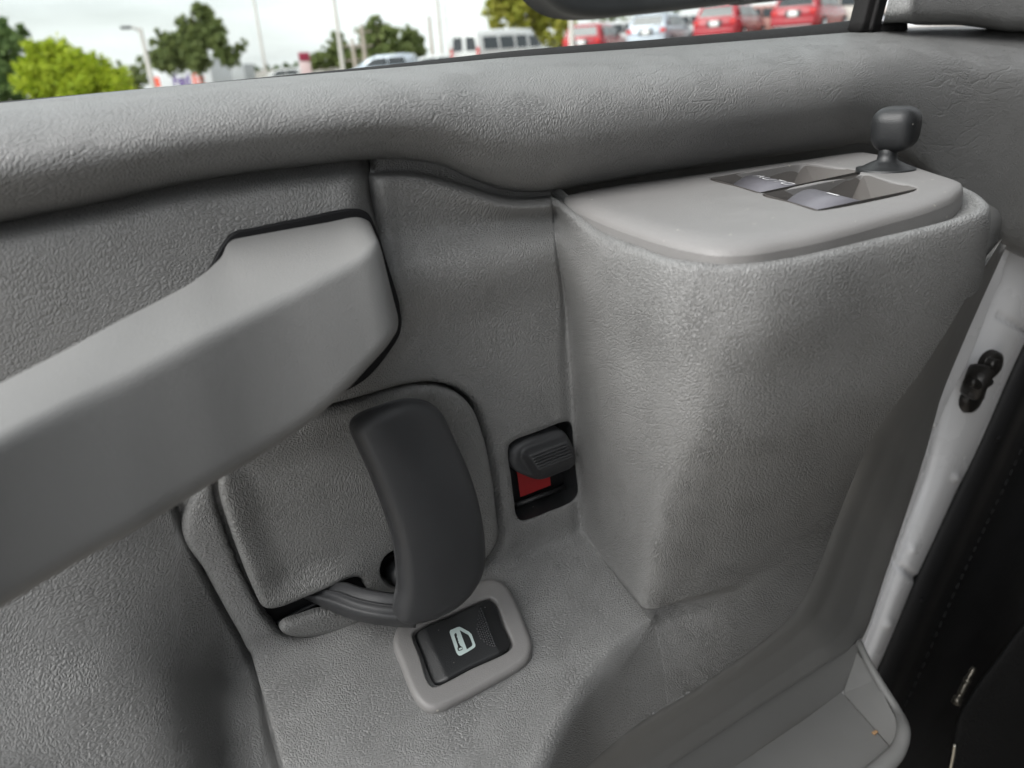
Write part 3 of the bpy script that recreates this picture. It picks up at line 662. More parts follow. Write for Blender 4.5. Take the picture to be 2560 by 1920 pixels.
ICON = Z2([(597, 750), (603, 728), (640, 712), (680, 695), (700, 692), (730, 706), (800, 745), (826, 772), (845, 825), (865, 880), (862, 900), (845, 915), (780, 955), (720, 988), (700, 992), (685, 985), (668, 962), (640, 880)])
WIN = Z2([(702, 727), (792, 777), (812, 812), (834, 872), (828, 893), (776, 926), (740, 830)])
KEY = Z2([(645, 775), (652, 760), (664, 757), (672, 768), (674, 785), (670, 800), (680, 806), (684, 820), (682, 832), (690, 842), (690, 858), (698, 866), (704, 885), (714, 892), (732, 906), (736, 924), (724, 934), (692, 944), (682, 934), (678, 912), (684, 902), (676, 870), (662, 830)])
decal('lock_icon', ICON, rocker, m_icon, .00025, holes=[np.array(WIN), np.array(KEY)])
decal('key_bow', Z2([(692, 916), (720, 907), (730, 912), (731, 920), (700, 933), (692, 928)]), rocker, m_icon, .0003)
bm = bmesh.new()
A_ = np.array(Z2([(922, 492)]))[0]; B_ = np.array(Z2([(1078, 898)]))[0]; ev = (B_ - A_); Lr = np.linalg.norm(ev); ev /= Lr; eh = np.array([-ev[1], ev[0]])
if eh[0] > 0: eh = -eh
e1 = None
for r in range(6):
    lo_, hi_ = [(0, 1), (.05, .985), (.13, .95), (.22, .90), (.32, .82), (.42, .72)][r]
    n_ = int((hi_ - lo_) * 17)
    for k in range(n_):
        p = A_ + ev * Lr * (lo_ + (hi_ - lo_) * (k + .5) / n_) + eh * (r * 5.2 + 1) + np.array([0, 0])
        P = onrk(p[0], p[1], .0001)
        bmesh.ops.create_icosphere(bm, subdivisions=1, radius=.00066, matrix=Matrix.Translation(Vector(P)))
me = bpy.data.meshes.new('grip_dots'); bm.to_mesh(me); bm.free(); o = D2(link('grip_dots', me, m_lever), rocker); o['kind'] = 'stuff'

# switch pod -----------------------------------------------------------
ZP = -.0607; NZ = np.array([0, 0, 1.])
BEZ = [(1406, 486), (1412, 496), (1450, 512), (1511, 537), (1580, 561), (1642, 580), (1716, 597), (1789, 608), (1878, 606), (1970, 592), (2062, 574), (2219, 533), (2350, 495), (2395, 474), (2412, 458), (2408, 446), (2392, 437), (2330, 417), (2271, 397), (2219, 379), (2180, 371), (2156, 368), (2000, 388), (1852, 408), (1700, 429), (1537, 450), (1470, 462), (1432, 470), (1413, 477)]
W1 = [(1776, 445), (1890, 425), (2002, 406), (2011, 406), (2080, 416), (2148, 427), (2151, 430), (2030, 455), (1905, 480), (1896, 480), (1840, 464), (1777, 447)]
W2 = [(1908, 484), (2030, 460), (2152, 434), (2161, 434), (2230, 453), (2293, 470), (2290, 473), (2170, 503), (2050, 524), (2040, 524), (1975, 504), (1908, 486)]
def inset_poly(P, s): c = np.mean(P, 0); return [tuple(c + (np.array(p) - c) * s) for p in P]
podb = D(sheet('switch_bezel', BEZ, (0, 0, ZP), NZ, m_bezel, rad=.0042, thick=.007, holes=[W1, W2], sp=12, osp=8, hrad=.0007))
def well(corners, parent, printed):
    # corners: back-left, back-right, front-right, front-left on the bezel plane
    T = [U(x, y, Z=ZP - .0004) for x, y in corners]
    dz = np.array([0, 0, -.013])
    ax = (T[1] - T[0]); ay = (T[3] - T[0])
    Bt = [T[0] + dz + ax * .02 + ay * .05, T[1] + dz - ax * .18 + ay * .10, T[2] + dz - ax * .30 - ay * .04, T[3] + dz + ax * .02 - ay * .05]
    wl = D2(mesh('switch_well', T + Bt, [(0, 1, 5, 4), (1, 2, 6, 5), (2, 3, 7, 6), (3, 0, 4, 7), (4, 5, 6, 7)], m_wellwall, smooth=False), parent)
    o = T[0] + (ay * .52) + ax * .06; u = ax * .58; rings = []
    N = 14
    for f in (.04, .96):
        ring = []
        c = T[0] + ay * (.06 + .88 * f)
        for k in range(N + 1):
            t_ = k / N; z = -.0115 + .0105 * math.sin(t_ * math.pi) ** .75
            ring.append(c + ax * (.04 + .66 * t_) + np.array([0, 0, z]))
        ring.append(c + ax * .70 + np.array([0, 0, -.0135])); ring.append(c + ax * .04 + np.array([0, 0, -.0135]))
        rings.append(ring)
    sw = D2(loft('window_switch', rings, m_switch, sp=None), parent)
    def onsw(a, f):
        z = -.0115 + .0105 * math.sin(a * math.pi) ** .75 + .0003
        return T[0] + ay * (.06 + .88 * f) + ax * (.04 + .66 * a) + np.array([0, 0, z])
    return sw, onsw
sw, on1 = well([W1[0], (2007, 405), (2152, 428), (1900, 481)], podb, True)
def bars(name, strokes, on, parent, wd):
    V = []; F = []
    for (a0, f0), (a1, f1) in strokes:
        p, q = on(a0, f0), on(a1, f1); t_ = q - p; t_ /= np.linalg.norm(t_); n_ = np.cross(t_, NZ); n_ /= np.linalg.norm(n_); b = len(V)
        V += [p - n_ * wd, q - n_ * wd, q + n_ * wd, p + n_ * wd]; F.append((b, b + 1, b + 2, b + 3))
    return D2(mesh(name, V, F, m_white_print, smooth=False), parent)
# AUTO, letters run across the switch (from the back edge towards the cabin)
def letters(word, f0, fw, gap, a0, a1):
    GL = {'A': [((0, 0), (.5, 1)), ((.5, 1), (1, 0)), ((.22, .4), (.78, .4))], 'U': [((0, 1), (0, .1)), ((0, .1), (.3, 0)), ((.3, 0), (.7, 0)), ((.7, 0), (1, .1)), ((1, .1), (1, 1))],
          'T': [((0, 1), (1, 1)), ((.5, 1), (.5, 0))], 'O': [((0, .15), (0, .85)), ((0, .85), (.25, 1)), ((.25, 1), (.75, 1)), ((.75, 1), (1, .85)), ((1, .85), (1, .15)), ((1, .15), (.75, 0)), ((.75, 0), (.25, 0)), ((.25, 0), (0, .15))]}
    st = []; f = f0
    for ch in word:
        for (u0, v0), (u1, v1) in GL[ch]:
            st.append(((a0 + (a1 - a0) * v0, f + fw * u0), (a0 + (a1 - a0) * v1, f + fw * u1)))
        f += fw + gap
    return st
bars('auto_lettering', letters('AUTO', .14, .15, .05, .47, .60), on1, sw, .00033)
sw2, on2 = well([W2[0], (2157, 434), (2296, 471), (2044, 524)], podb, False)
bars('switch_tick', [((.55, .40), (.55, .62))], on2, sw2, .0006)

jc = U(2214, 423, Z=ZP)
joy = D(lathe('mirror_joystick', [(.0128, -.002), (.0128, .0006), (.0118, .0008), (.0105, .0010), (.0090, .0020), (.0066, .0032), (.0044, .0042), (.0040, .007), (.0040, .012), (.0001, .012)], jc, (0.02, 0, 1), m_black))
kc = jc + np.array([.0030, -.0005, .0175]); bm = bmesh.new()
bmesh.ops.create_cube(bm, size=1.0)
bmesh.ops.scale(bm, vec=(.0195, .0195, .0195), verts=bm.verts)
bmesh.ops.bevel(bm, geom=bm.edges[:], offset=.0068, segments=6, profile=.5, affect='EDGES')
for v in bm.verts:
    if v.co.z < 0: v.co.x *= 1 + v.co.z * 9; v.co.y *= 1 + v.co.z * 9
bm.transform(Matrix.Translation(Vector(kc)) @ Matrix.Rotation(math.radians(18), 4, 'Z'))
me = bpy.data.meshes.new('joystick_knob'); bm.to_mesh(me); bm.free(); D2(link('joystick_knob', me, m_black), joy)

# lower trim and map pocket --------------------------------------------
LINE = [(1400, 2080), (1560, 1982), (1708, 1888), (1883, 1772), (2073, 1651), (2135, 1612), (2150, 1600)]
POCKET_Y = -.030
rows = [[], [], [], [], []]
Lc = curve2(LEATHER_END, 20)[::-1]; k_ = np.linspace(0, len(Lc) - 1, 30).astype(int); Lc = Lc[k_]
Ec = curve2([(1400, 2080), (1560, 1982), (1708, 1888), (1883, 1772), (2030, 1678), (2110, 1628), (2150, 1602), (2166, 1570), (2206, 1450), (2266, 1270), (2322, 1090), (2345, 1000), (2415, 825), (2508, 615)], 20)
Ec = Ec[np.linspace(0, len(Ec) - 1, 30).astype(int)]
for (a, e) in zip(Lc, Ec):
    y0 = skinY(*a); oy = lin(a[1], [700, 1200, 1450], [.0010, .0018, .0035])
    v = np.array([1800., 1350.]) - a; v /= np.linalg.norm(v)
    b = a + v * 60
    ye = lin(e[0], [1400, 2100, 2160, 2345, 2500], [-.046, -.030, -.016, -.004, .001])
    rows[0].append(U(b[0], b[1], Y=y0 + .012)); rows[1].append(U(a[0] + v[0] * 8, a[1] + v[1] * 8, Y=y0 + oy))
    m_ = a * .66 + e * .34; rows[2].append(U(m_[0], m_[1], Y=y0 * .66 + ye * .34 + oy * .7)); m_ = a * .3 + e * .7; rows[3].append(U(m_[0], m_[1], Y=y0 * .3 + ye * .7 + .001)); rows[4].append(U(e[0], e[1], Y=ye))
r5 = [p + np.array([.0, .004, -.0006]) for p in rows[4]]; r6 = [p + np.array([0, .02, -.003]) for p in rows[4]]
D(gridmesh('lower_trim', dense(rows + [r5, r6], .003), m_trim))
# right return of the skin down to the steel edge
poc = D(gridmesh('map_pocket', dense([[U(e[0], e[1], Y=lin(e[0], [1400, 2150], [-.0465, -.0305]) + .0035) for e in np.array([(1400, 2080), (1480, 2030), (1560, 1982), (1634, 1935), (1708, 1888), (1795, 1830), (1883, 1772), (1960, 1722), (2030, 1678), (2090, 1640), (2135, 1612), (2158, 1590)], float)],
      [U(x, y, Y=lin(x, [1400, 2150], [-.046, -.030]) + .001) for x, y in [(1470, 2170), (1550, 2110), (1620, 2058), (1690, 2010), (1765, 1962), (1836, 1917), (1918, 1857), (1965, 1828), (2011, 1799), (2060, 1765), (2104, 1731), (2112, 1724)]]], .004), m_trim))
ZF = U(2104, 1731, Y=-.030)[2]
Fp = [(1300, 2250), (1550, 2110), (1836, 1917), (2011, 1799), (2104, 1730), (2165, 1800), (2229, 1873), (2205, 1925), (2160, 2010), (2000, 2250)]
FL = [U(x, y, Z=ZF + .0) for x, y in Fp]
D2(mesh('pocket_floor', FL, [tuple(range(len(FL)))], m_pocket, smooth=False), poc)
# end wall of the pocket, a hair apart from the floor
sd = [U(2143, 1630, Y=-.028), U(2108, 1733, Y=-.031), U(2232, 1873, Z=ZF + .001), U(2252, 1822, Z=ZF + .012), U(2190, 1700, Z=lin(.5, [0, 1], [U(2143, 1630, Y=-.028)[2], ZF + .012]))]
D2(mesh('pocket_end', sd, [(0, 1, 2, 3, 4)], m_pocket, smooth=False), poc)
zt = U(2148, 1606, Y=-.026)[2]
rp_ = [U(2146, 1598, Y=-.020), U(2150, 1612, Y=-.028), U(2170, 1655, Z=zt - .004), U(2200, 1708, Z=zt - .012), U(2240, 1775, Z=zt - .022), U(2259, 1828, Z=ZF + .016), U(2246, 1873, Z=ZF + .014), U(2205, 1918, Z=ZF + .012), U(2130, 1985, Z=ZF + .010), U(2000, 2090, Z=ZF + .008)]
D2(tube('pocket_rim', rp_, [.0022, .0024, .0028, .0034, .0042, .0052, .0060, .0065, .0068, .0070], m_pocket, seg=14), poc)
# front of the pocket hanging under the rim
rimd = crspline(np.array(rp_), segs(np.array(rp_), .004, 1))
D2(gridmesh('pocket_front', np.array([rimd + np.array([0.001, 0, -.003]), rimd + np.array([-.006, .006, -.09]), rimd + np.array([-.02, .012, -.2])]), m_pocket), poc)
cr = U(2187, 1832, Z=ZF + .0015)
V, F = boxv((0, 0, 0), (.0035, .0022, .0012)); V = [np.array(v) * np.random.uniform(.6, 1.3, 3) + cr for v in V]
crumb = mesh('crumb', V, F, m_crumb, smooth=False); setp(crumb, 'tiny tan crumb lying on the seam of the map pocket floor', 'crumb')

# window: rubber seal, glass, channel, pillar trim ---------------------
SX = [-220, 0, 640, 1000, 1280, 1685, 2000, 2165, 2215, 2269]
ST = [272, 254, 195, 159, 128, 95, 67, 50, 54, 56]
rows = [[], [], [], []]
for x in SX:
    t = lin(x, SX, ST); b = lin(x, TX, TY)
    rows[0].append(U(x, t + 1, Y=.075)); rows[1].append(U(x, t - 0, Y=.066)); rows[2].append(U(x, (t + b) / 2 + 2, Y=.056)); rows[3].append(U(x, b + 6, Y=.050))
D(gridmesh('window_seal', dense(rows, .004), m_rubber))
g0 = [U(-300, 330, Y=.070), U(2180, 62, Y=.070), U(2180, 62, Y=.070) + np.array([0, 0, .30]), U(-300, 330, Y=.070) + np.array([0, 0, .30])]
g1 = [p + np.array([0, .004, 0]) for p in g0]
D(mesh('window_pane', g0 + g1, [(3, 2, 1, 0), (4, 5, 6, 7), (0, 1, 5, 4), (1, 2, 6, 5), (2, 3, 7, 6), (3, 0, 4, 7)], m_glass, smooth=False))
def chan(L, Rr, Y0, Y1, name, mat):
    pts = []
    for (l, r_) in zip(L, Rr):
        a = U(*l, Y=Y0); b = U(*r_, Y=Y0); pts.append(rloop([a, b, b + np.array([0, Y1 - Y0, 0]), a + np.array([0, Y1 - Y0, 0])], .002, 4))
    return D(loft(name, pts, mat, sp=None))
ch = chan([(2152, 78), (2160, 50), (2173, 0), (2225, -200)], [(2204, 80), (2208, 50), (2222, 0), (2270, -200)], .045, .056, 'window_channel', m_rubber)
D2(tube('channel_rib', [U(2176, 76, Y=.044), U(2188, 30, Y=.044), U(2196, 0, Y=.044), U(2246, -200, Y=.044)], .0015, m_rubber, seg=8), ch)
D2(loft('channel_foot', [rloop([U(x, 59, Y=.046), U(x, 84, Y=.046), U(x, 84, Y=.07), U(x, 59, Y=.07)], .001, 2) for x in (2200, 2269)], m_rubber, sp=None), ch)
PB = [(2208, 58), (2271, 55), (2290, 58), (2405, 60), (2470, 69), (2514, 76), (2560, 77), (2700, 80)]
prof = [(0, .034), (-3, .030), (-10, .026), (-26, .0235), (-60, .024), (-130, .028), (-260, .040), (-420, .055)]
rows = []
for dy_, Y in [(4, .05)] + prof:
    rows.append([U(x + (-dy_) * lin(x, [2208, 2400], [.23, .0]), y + dy_, Y=Y + lin(x, [2208, 2225, 2260], [.012, .003, 0])) for x, y in PB])
D(gridmesh('pillar_trim', dense(rows, .003), m_pad))

# door mirror outside the glass ----------------------------------------
YM = .26
m_mirror = plain('mirror_housing_plastic', (.055, .055, .060), .55, .4, var=.08, vscale=40, bump=.0004, bscale=700)
mh = D(sheet('side_mirror', [(1330, -160), (1345, -70), (1369, -12), (1385, 5), (1416, 27), (1453, 39), (1496, 43), (1552, 41), (1600, 36), (1736, 22), (1860, 5), (1872, 1), (1874, -10), (1860, -100), (1850, -200), (1600, -260), (1380, -240)], (0, YM, 0), NY, m_mirror, rad=.008, thick=.030, sp=20))
D2(sheet('mirror_foot', [(1886, -100), (1890, -10), (1893, 2), (1904, 5), (1980, -2), (2061, -12), (2110, -22), (2120, -60), (2110, -150), (2000, -190), (1890, -180)], (0, YM - .015, 0), NY, m_mirror, rad=.005, thick=.030, sp=24), mh)
D2(tube('mirror_pivot', [U(1883, 4, Y=YM + .015), U(1884, -40, Y=YM + .015), U(1884, -140, Y=YM + .015)], .004, m_black, seg=10, sp=None), mh)
D2(tube('mirror_bracket', [U(2125, -30, Y=YM - .06), U(2150, 0, Y=YM - .07), U(2163, 25, Y=YM - .08), U(2168, 60, Y=YM - .09)], .004, m_black, seg=10), mh)

# painted steel edge with hinge check ----------------------------------
EL = [(2640, 380), (2590, 470), (2535, 590), (2503, 625), (2413, 821), (2350, 960), (2330, 1040), (2300, 1180), (2262, 1290), (2207, 1453), (2158, 1595), (2110, 1710), (2060, 1830)]
ER = [(2800, 460), (2720, 600), (2650, 690), (2600, 790), (2530, 925), (2470, 1070), (2433, 1150), (2392, 1225), (2345, 1330), (2287, 1453), (2218, 1620), (2170, 1725), (2120, 1850)]
rows = []
for l, r_ in zip(EL, ER):
    l = np.array(l, float); r_ = np.array(r_, float)
    row = [U(*(l + (l - r_) * .35), Y=.022), U(*(l + (r_ - l) * .02), Y=.026), U(*(l + (r_ - l) * .16), Y=.034), U(*(l + (r_ - l) * .34), Y=.030), U(*(l + (r_ - l) * .55), Y=.027), U(*(l + (r_ - l) * .78), Y=.028), U(*(l + (r_ - l) * 1.0), Y=.036), U(*(l + (r_ - l) * 1.12), Y=.060)]
    rows.append(row)
SE = dense(rows, .0025)
px3, py3 = proj(SE)
def dimple(c, r, dp):
    d = np.hypot(px3 - c[0], (py3 - c[1])); t = np.clip(1 - d / r, 0, 1); SE[..., 1] -= dp * t * t * (3 - 2 * t)
for c in [(2278, 1372), (2221, 1560), (2390, 1194)]: dimple(c, 20, .0022)
for a, b in [((2240, 1408), (2290, 1446)), ((2500, 790), (2600, 850))]:
    d = pdist(px3, py3, [a, b]).reshape(px3.shape); SE[..., 1] += np.clip(1 - d / 16, 0, 1) ** 2 * .004
steel = D(gridmesh('steel_edge', SE, m_paint))
FLG = [(2640, 350), (2600, 430), (2562, 522), (2536, 585), (2503, 617), (2460, 710), (2413, 821), (2370, 915), (2335, 990), (2328, 1021), (2331, 1045), (2339, 1072), (2352, 1046), (2380, 985), (2415, 920), (2450, 836), (2487, 735), (2505, 700), (2512, 668), (2532, 620), (2570, 540), (2660, 380)]
D2(sheet('steel_flange', FLG, (0, .014, 0), NY, m_paint, rad=.0012, thick=.002, sp=16, smooth_out=True), steel)
hg = D2(lathe('hinge_knuckle', [(.0001, .009), (.007, .009), (.0105, .007), (.0115, .003), (.0118, 0), (.0118, -.012)], U(2466, 908, Y=.028), NY, m_hinge, seg=22), steel)
D2(lathe('hinge_bolt', [(.0001, .0125), (.0048, .0125), (.0058, .0115), (.0062, .009), (.0062, .006)], U(2452, 905, Y=.028), NY, m_hinge, seg=6), steel)
D2(lathe('hinge_knuckle', [(.0001, .007), (.007, .0065), (.0105, .005), (.0122, .001), (.0125, -.010)], U(2424, 995, Y=.028), NY, m_hinge, seg=22), steel)
D2(tube('hinge_strap', [U(2456, 925, Y=.016), U(2440, 955, Y=.013), U(2430, 985, Y=.017)], [.010, .0085, .009], m_hinge, seg=12, flat=.6), steel)
D2(tube('hinge_strap', [U(2425, 955, Y=.012), U(2450, 962, Y=.010), U(2474, 955, Y=.013)], [.0035, .004, .003], m_hinge, seg=8), steel)

# ------------------------------------------------------------------ van body beside the open door
body = empty('van_cabin', (.8, 0, -.9)); setp(body, 'black vinyl lined door opening of the van beside the white door edge', 'van body')
BO = Vector(body.location)
def B(o): o.parent = body; o.matrix_parent_inverse = Matrix.Translation(-BO); return o
JL = [(2860, 260), (2760, 460), (2650, 660), (2570, 810), (2510, 940), (2425, 1130), (2340, 1310), (2275, 1450), (2185, 1660), (2120, 1800), (2050, 1960)]
rows = []
for x, y in JL:
    rows.append([U(x - 22, y - 8, Y=.060), U(x, y, Y=.046), U(x + 14, y + 5, Y=.034), U(x + 50, y + 20, Y=.026), U(x + 85, y + 36, Y=.036), U(x + 120, y + 52, Y=.038), U(x + 190, y + 86, Y=.030), U(x + 330, y + 150, Y=.028), U(x + 620, y + 280, Y=.022), U(x + 1000, y + 440, Y=.01)])
JB = dense(rows, .003)
B(gridmesh('jamb_liner', JB, m_jamb))
st = [];  st_o = None
pth = [np.array([x + 108, y + 46]) for x, y in JL]
pth = curve2(pth, 14)
V = []; F = []
for k in range(0, len(pth) - 1, 2):
    a = U(*pth[k], Y=.0362); b_ = U(*pth[k + 1], Y=.0362); n_ = np.array([.0004, 0, .0002]); i = len(V)
    V += [a - n_, b_ - n_, b_ + n_, a + n_, a - n_ + [0, .003, 0], b_ - n_ + [0, .003, 0], b_ + n_ + [0, .003, 0], a + n_ + [0, .003, 0]]
    F += [(i, i + 1, i + 2, i + 3), (i, i + 4, i + 5, i + 1), (i + 3, i + 2, i + 6, i + 7), (i, i + 3, i + 7, i + 4), (i + 1, i + 5, i + 6, i + 2)]
o = B(mesh('stitch_row', V, F, m_jamb, smooth=False)); o['kind'] = 'stuff'
for c in [(2497, 1098), (2306, 1500)]:
    o = B(lathe('liner_hole', [(.0001, .0005), (.0022, .0005), (.0026, -.001)], U(*c, Y=.0235 if c[0] > 2400 else .026), NY, m_pit, seg=14))
CP = [(2640, 1480), (2560, 1560), (2500, 1640), (2440, 1720), (2400, 1790), (2388, 1840), (2376, 1900), (2360, 1980)]
rows = []
for x, y in CP:
    rows.append([U(x - 6, y, Y=-.03), U(x + 4, y + 2, Y=-.042), U(x + 60, y + 20, Y=-.048), U(x + 200, y + 60, Y=-.05), U(x + 500, y + 160, Y=-.06)])
B(gridmesh('footwell_carpet', dense(rows, .004), m_carpet))
B(tube('carpet_binding', [U(x + 3, y, Y=-.043) for x, y in [(2384, 1862), (2380, 1890), (2374, 1920), (2360, 1985)]], .0012, m_chrome, seg=8))
bolt_a = U(2388, 1760, Y=-.055); bolt_b = U(2436, 1668, Y=-.055); ax = bolt_b - bolt_a; L_ = np.linalg.norm(ax)
screw = lathe('floor_screw', [(.0001, 0), (.0034, 0), (.0034, L_ * .17), (.0024, L_ * .18), (.0022, L_ * .30), (.0027, L_ * .32), (.0021, L_ * .36), (.0027, L_ * .40), (.0021, L_ * .44), (.0027, L_ * .48), (.0020, L_ * .52), (.0030, L_ * .62), (.0030, L_ * .66), (.0020, L_ * .70), (.0022, L_ * .92), (.0016, L_), (.0001, L_)], bolt_a, ax, m_chrome, seg=16)
screw.data.materials[0] = plain('dull_screw_steel', (.07, .065, .055), .35, .5, metal=.9, var=.6, vscale=220)
B(screw); screw.name = 'sill_screw'

# unseen dark cabin boxes, added to block light behind and beside the camera
m_blocker = plain('light_block_grey', (.045, .045, .044), .7, .3, var=.15, vscale=12)
RB = Matrix.Translation((.66, -.03, 0)) @ Matrix.Rotation(math.radians(-130), 4, 'Z')       # x: rearwards along the open side of the van, y: away from it
def cab(name, c, s, bev, mat=None, seg=3):
    o = bbox(name, c, s, mat or m_blocker, bev=bev, seg=seg); o.data.transform(RB); return B(o)
cab('dash_light_block', (.06, .76, -.20), (.40, 1.40, 1.55), .06)
cab('roof_light_block', (.55, .80, .62), (1.5, 1.45, .05), .02)
cab('floor_light_block', (.55, .80, -1.02), (1.5, 1.40, .06), .01)
cab('far_light_block', (.55, 1.56, -.2), (1.5, .06, 1.6), .02)
cab('rear_light_block', (1.28, .80, -.2), (.06, 1.40, 1.6), .02)
cab('cushion_light_block', (.75, .50, -.62), (.56, .52, .20), .06)
cab('seat_light_block', (1.10, .50, -.16), (.20, .52, .82), .07)
cab('white_bounce_panel', (2.55, .06, -.35), (2.5, .10, 2.0), .04, m_paint)  # unseen white panel added to bounce light onto the door
# ------------------------------------------------------------------ the car park outside
def far(px_, py_, dep): return CAM + ray(px_, py_) * dep
def heading(px_): d = ray(px_, 100); return math.atan2(-d[0], d[1])
anchors = []                                           # (x, y, z) of every base: the ground passes through them
EYE = 1.75
def base_at(px_, py_, dep, href):
    p = far(px_, py_, dep); p[2] -= href; anchors.append(p.copy()); return p
m_car_red = plain('red_car_paint', (.34, .014, .026), .25, .5, coat=.6)
m_car_white = plain('white_car_paint', (.60, .60, .60), .25, .5, coat=.5)
m_car_silver = plain('silver_car_paint', (.42, .46, .52), .25, .5, metal=.3, coat=.5)
m_dglass = plain('dark_car_glass', (.02, .025, .03), .08, .8)
m_tyre = plain('tyre_rubber', (.02, .02, .02), .8, .2)
m_rim = plain('alloy_rim', (.5, .5, .52), .3, .5, metal=.8)
m_tail = plain('tail_light_red', (.55, .02, .02), .2, .6)
m_plate_w = plain('number_plate_white', (.80, .80, .80), .5, .3)
m_bumper = plain('grey_bumper_plastic', (.07, .07, .075), .6, .3)
m_truck = plain('white_truck_panel', (.60, .61, .63), .4, .4, var=.03, vscale=1)
m_trailer = plain('pale_grey_box', (.42, .43, .44), .5, .3, var=.04, vscale=1)
m_purple = plain('purple_lettering', (.09, .03, .22), .5, .3)
m_orange = plain('orange_red_lettering', (.75, .10, .05), .5, .3)
m_pole = plain('pale_pole', (.48, .45, .42), .6, .3, var=.1, vscale=2)
m_wood = plain('weathered_wood_pole', (.34, .29, .25), .8, .2, var=.2, vscale=3)
m_maroon = plain('maroon_sign_panel', (.28, .03, .06), .5, .3)
m_bark = plain('tree_bark', (.12, .09, .065), .9, .2, var=.3, vscale=4)

def strip(name, secs, mat, parent, smooth=False): return loft(name, secs, mat, parent, sp=None, smooth=smooth)
def car(name, loc, rz, paint, label, cat, group=None, suv=True):
    t = empty(name, loc, rz); setp(t, label, cat, group)
    h = 1.52 if suv else 1.45; bz = .98 if suv else .92
    def sec(y, w, z0, z1, c=.10): return [(-w, y, z0 + c), (-w * .97, y, z1 - c * .6), (-w * .93, y, z1), (w * .93, y, z1), (w * .97, y, z1 - c * .6), (w, y, z0 + c), (w * .92, y, z0), (-w * .92, y, z0)]
    strip('body', [sec(-2.26, .80, .42, bz - .12), sec(-2.20, .87, .36, bz + .0), sec(-1.6, .92, .30, bz + .03), sec(0, .93, .28, bz), sec(1.2, .92, .28, bz - .03), sec(1.9, .88, .32, bz - .16), sec(2.25, .76, .42, bz - .34)], paint, t, True)
    yr = -2.12 if suv else -1.75
    def cab(y, w0, w1, z0, z1): return [(-w0, y, z0), (-w1, y, z1 - .05), (-w1 * .9, y, z1), (w1 * .9, y, z1), (w1, y, z1 - .05), (w0, y, z0)]
    strip('cabin', [cab(yr, .84, .80, bz - .02, bz + .05), cab(yr + .28, .85, .70, bz - .02, h - .05), cab(yr + .7, .86, .70, bz - .02, h), cab(.1, .86, .70, bz - .02, h - .02), cab(.55, .86, .68, bz - .03, h - .14), cab(1.25, .84, .78, bz - .05, bz)], paint, t, True)
    def quad(nm, P, mat): return mesh(nm, P, [(0, 1, 2, 3)], mat, t, False)
    quad('rear_window', [(-.66, yr + .00, bz + .08), (.66, yr + .00, bz + .08), (.58, yr + .235, h - .12), (-.58, yr + .235, h - .12)], m_dglass)
    for s in (-1, 1):
        quad('side_window', [(s * .868, yr + .45, bz + .05), (s * .868, -.45, bz + .05), (s * .735, -.45, h - .13), (s * .745, yr + .55, h - .15)], m_dglass)
        quad('side_window', [(s * .868, -.38, bz + .05), (s * .868, .75, bz + .03), (s * .735, .30, h - .16), (s * .735, -.38, h - .13)], m_dglass)
        bbox('tail_light', (s * .72, -2.235, bz - .14), (.24, .06, .16), m_tail, t, .02)
        for y in (-1.38, 1.38):
            wl = lathe('wheel', [(.0001, -.11), (.30, -.11), (.335, -.08), (.335, .08), (.30, .11), (.0001, .11)], (s * .84, y, .335), (s, 0, 0), m_tyre, t, 20)
            lathe('wheel_rim', [(.0001, .115), (.20, .115), (.215, .10), (.215, .05)], (s * .84, y, .335), (s, 0, 0), m_rim, wl, 16)
    quad('windscreen', [(.66, 1.235, bz + .02), (-.66, 1.235, bz + .02), (-.58, .60, h - .16), (.58, .60, h - .16)], m_dglass)
    bbox('bumper', (0, -2.27, .50), (1.62, .14, .24), m_bumper if not suv else paint, t, .04)
    bbox('lower_valance', (0, -2.26, .37), (1.45, .12, .10), m_rim, t, .02)
    bbox('number_plate', (0, -2.30, .80), (.34, .03, .19), m_plate_w, t, .005)
    bbox('plate_recess', (0, -2.275, .80), (.60, .03, .24), m_bumper, t, .01)
    return t
for (x, y, dep, paint, lab) in [(1492, 98, 33, m_car_red, 'red hatchback showing its number plate just right of the pale post'),
                                (1655, 73, 32, m_car_silver, 'silver grey car parked between the two bright red cars'),
                                (1830, 52, 30, m_car_red, 'red car parked under the outer end of the door mirror housing'),
                                (2030, 27, 29, m_car_red, 'rightmost red car beside the black window channel')]:
    p = base_at(x, y + 6, dep * 1.08, .80); car('parked_car', p, heading(x) - .30, paint, lab, 'car', 'cars parked in the row under the mirror')
for (x, y, dep, paint, lab) in [(1735, 66, 36.5, m_car_white, 'white car behind the silver grey one'),
                                (1915, 48, 35, plain('dusty_pink_paint', (.42, .22, .19), .3, .5, coat=.4), 'dusty reddish tan car between the two rightmost red cars'),
                                (1570, 85, 37.5, m_car_white, 'white car with its top half hidden by the mirror beside the leftmost red car'),
                                (2110, 20, 35, plain('pearl_car_paint', (.62, .56, .52), .3, .5, coat=.4), 'pale pearl car half hidden by the black window channel')]:
    p = base_at(x, y, dep, .95); car('parked_car', p, heading(x) - 1.3, paint, lab, 'car', 'cars parked in the second row')
p = base_at(955, 138, 38, 1.42); car('parked_car', p, heading(955) + 1.35, m_car_silver, 'silver saloon car in front of the three wooden posts', 'car', 'saloon cars at the window sill', suv=False)
p = base_at(1075, 139, 40, 1.42); car('parked_car', p, heading(1075) + 1.45, m_car_white, 'white saloon car left of the passenger van', 'car', 'saloon cars at the window sill', suv=False)
p = base_at(705, 172, 60, 1.42); car('parked_car', p, heading(705) + 1.4, m_car_white, 'distant white saloon car left of the maroon sign', 'car', 'saloon cars at the window sill', suv=False)
p = base_at(1400, 118, 44, 1.2); car('parked_car', p, heading(1400) + .9, m_car_white, 'white hatchback between the passenger van and the pale post', 'car', suv=False)

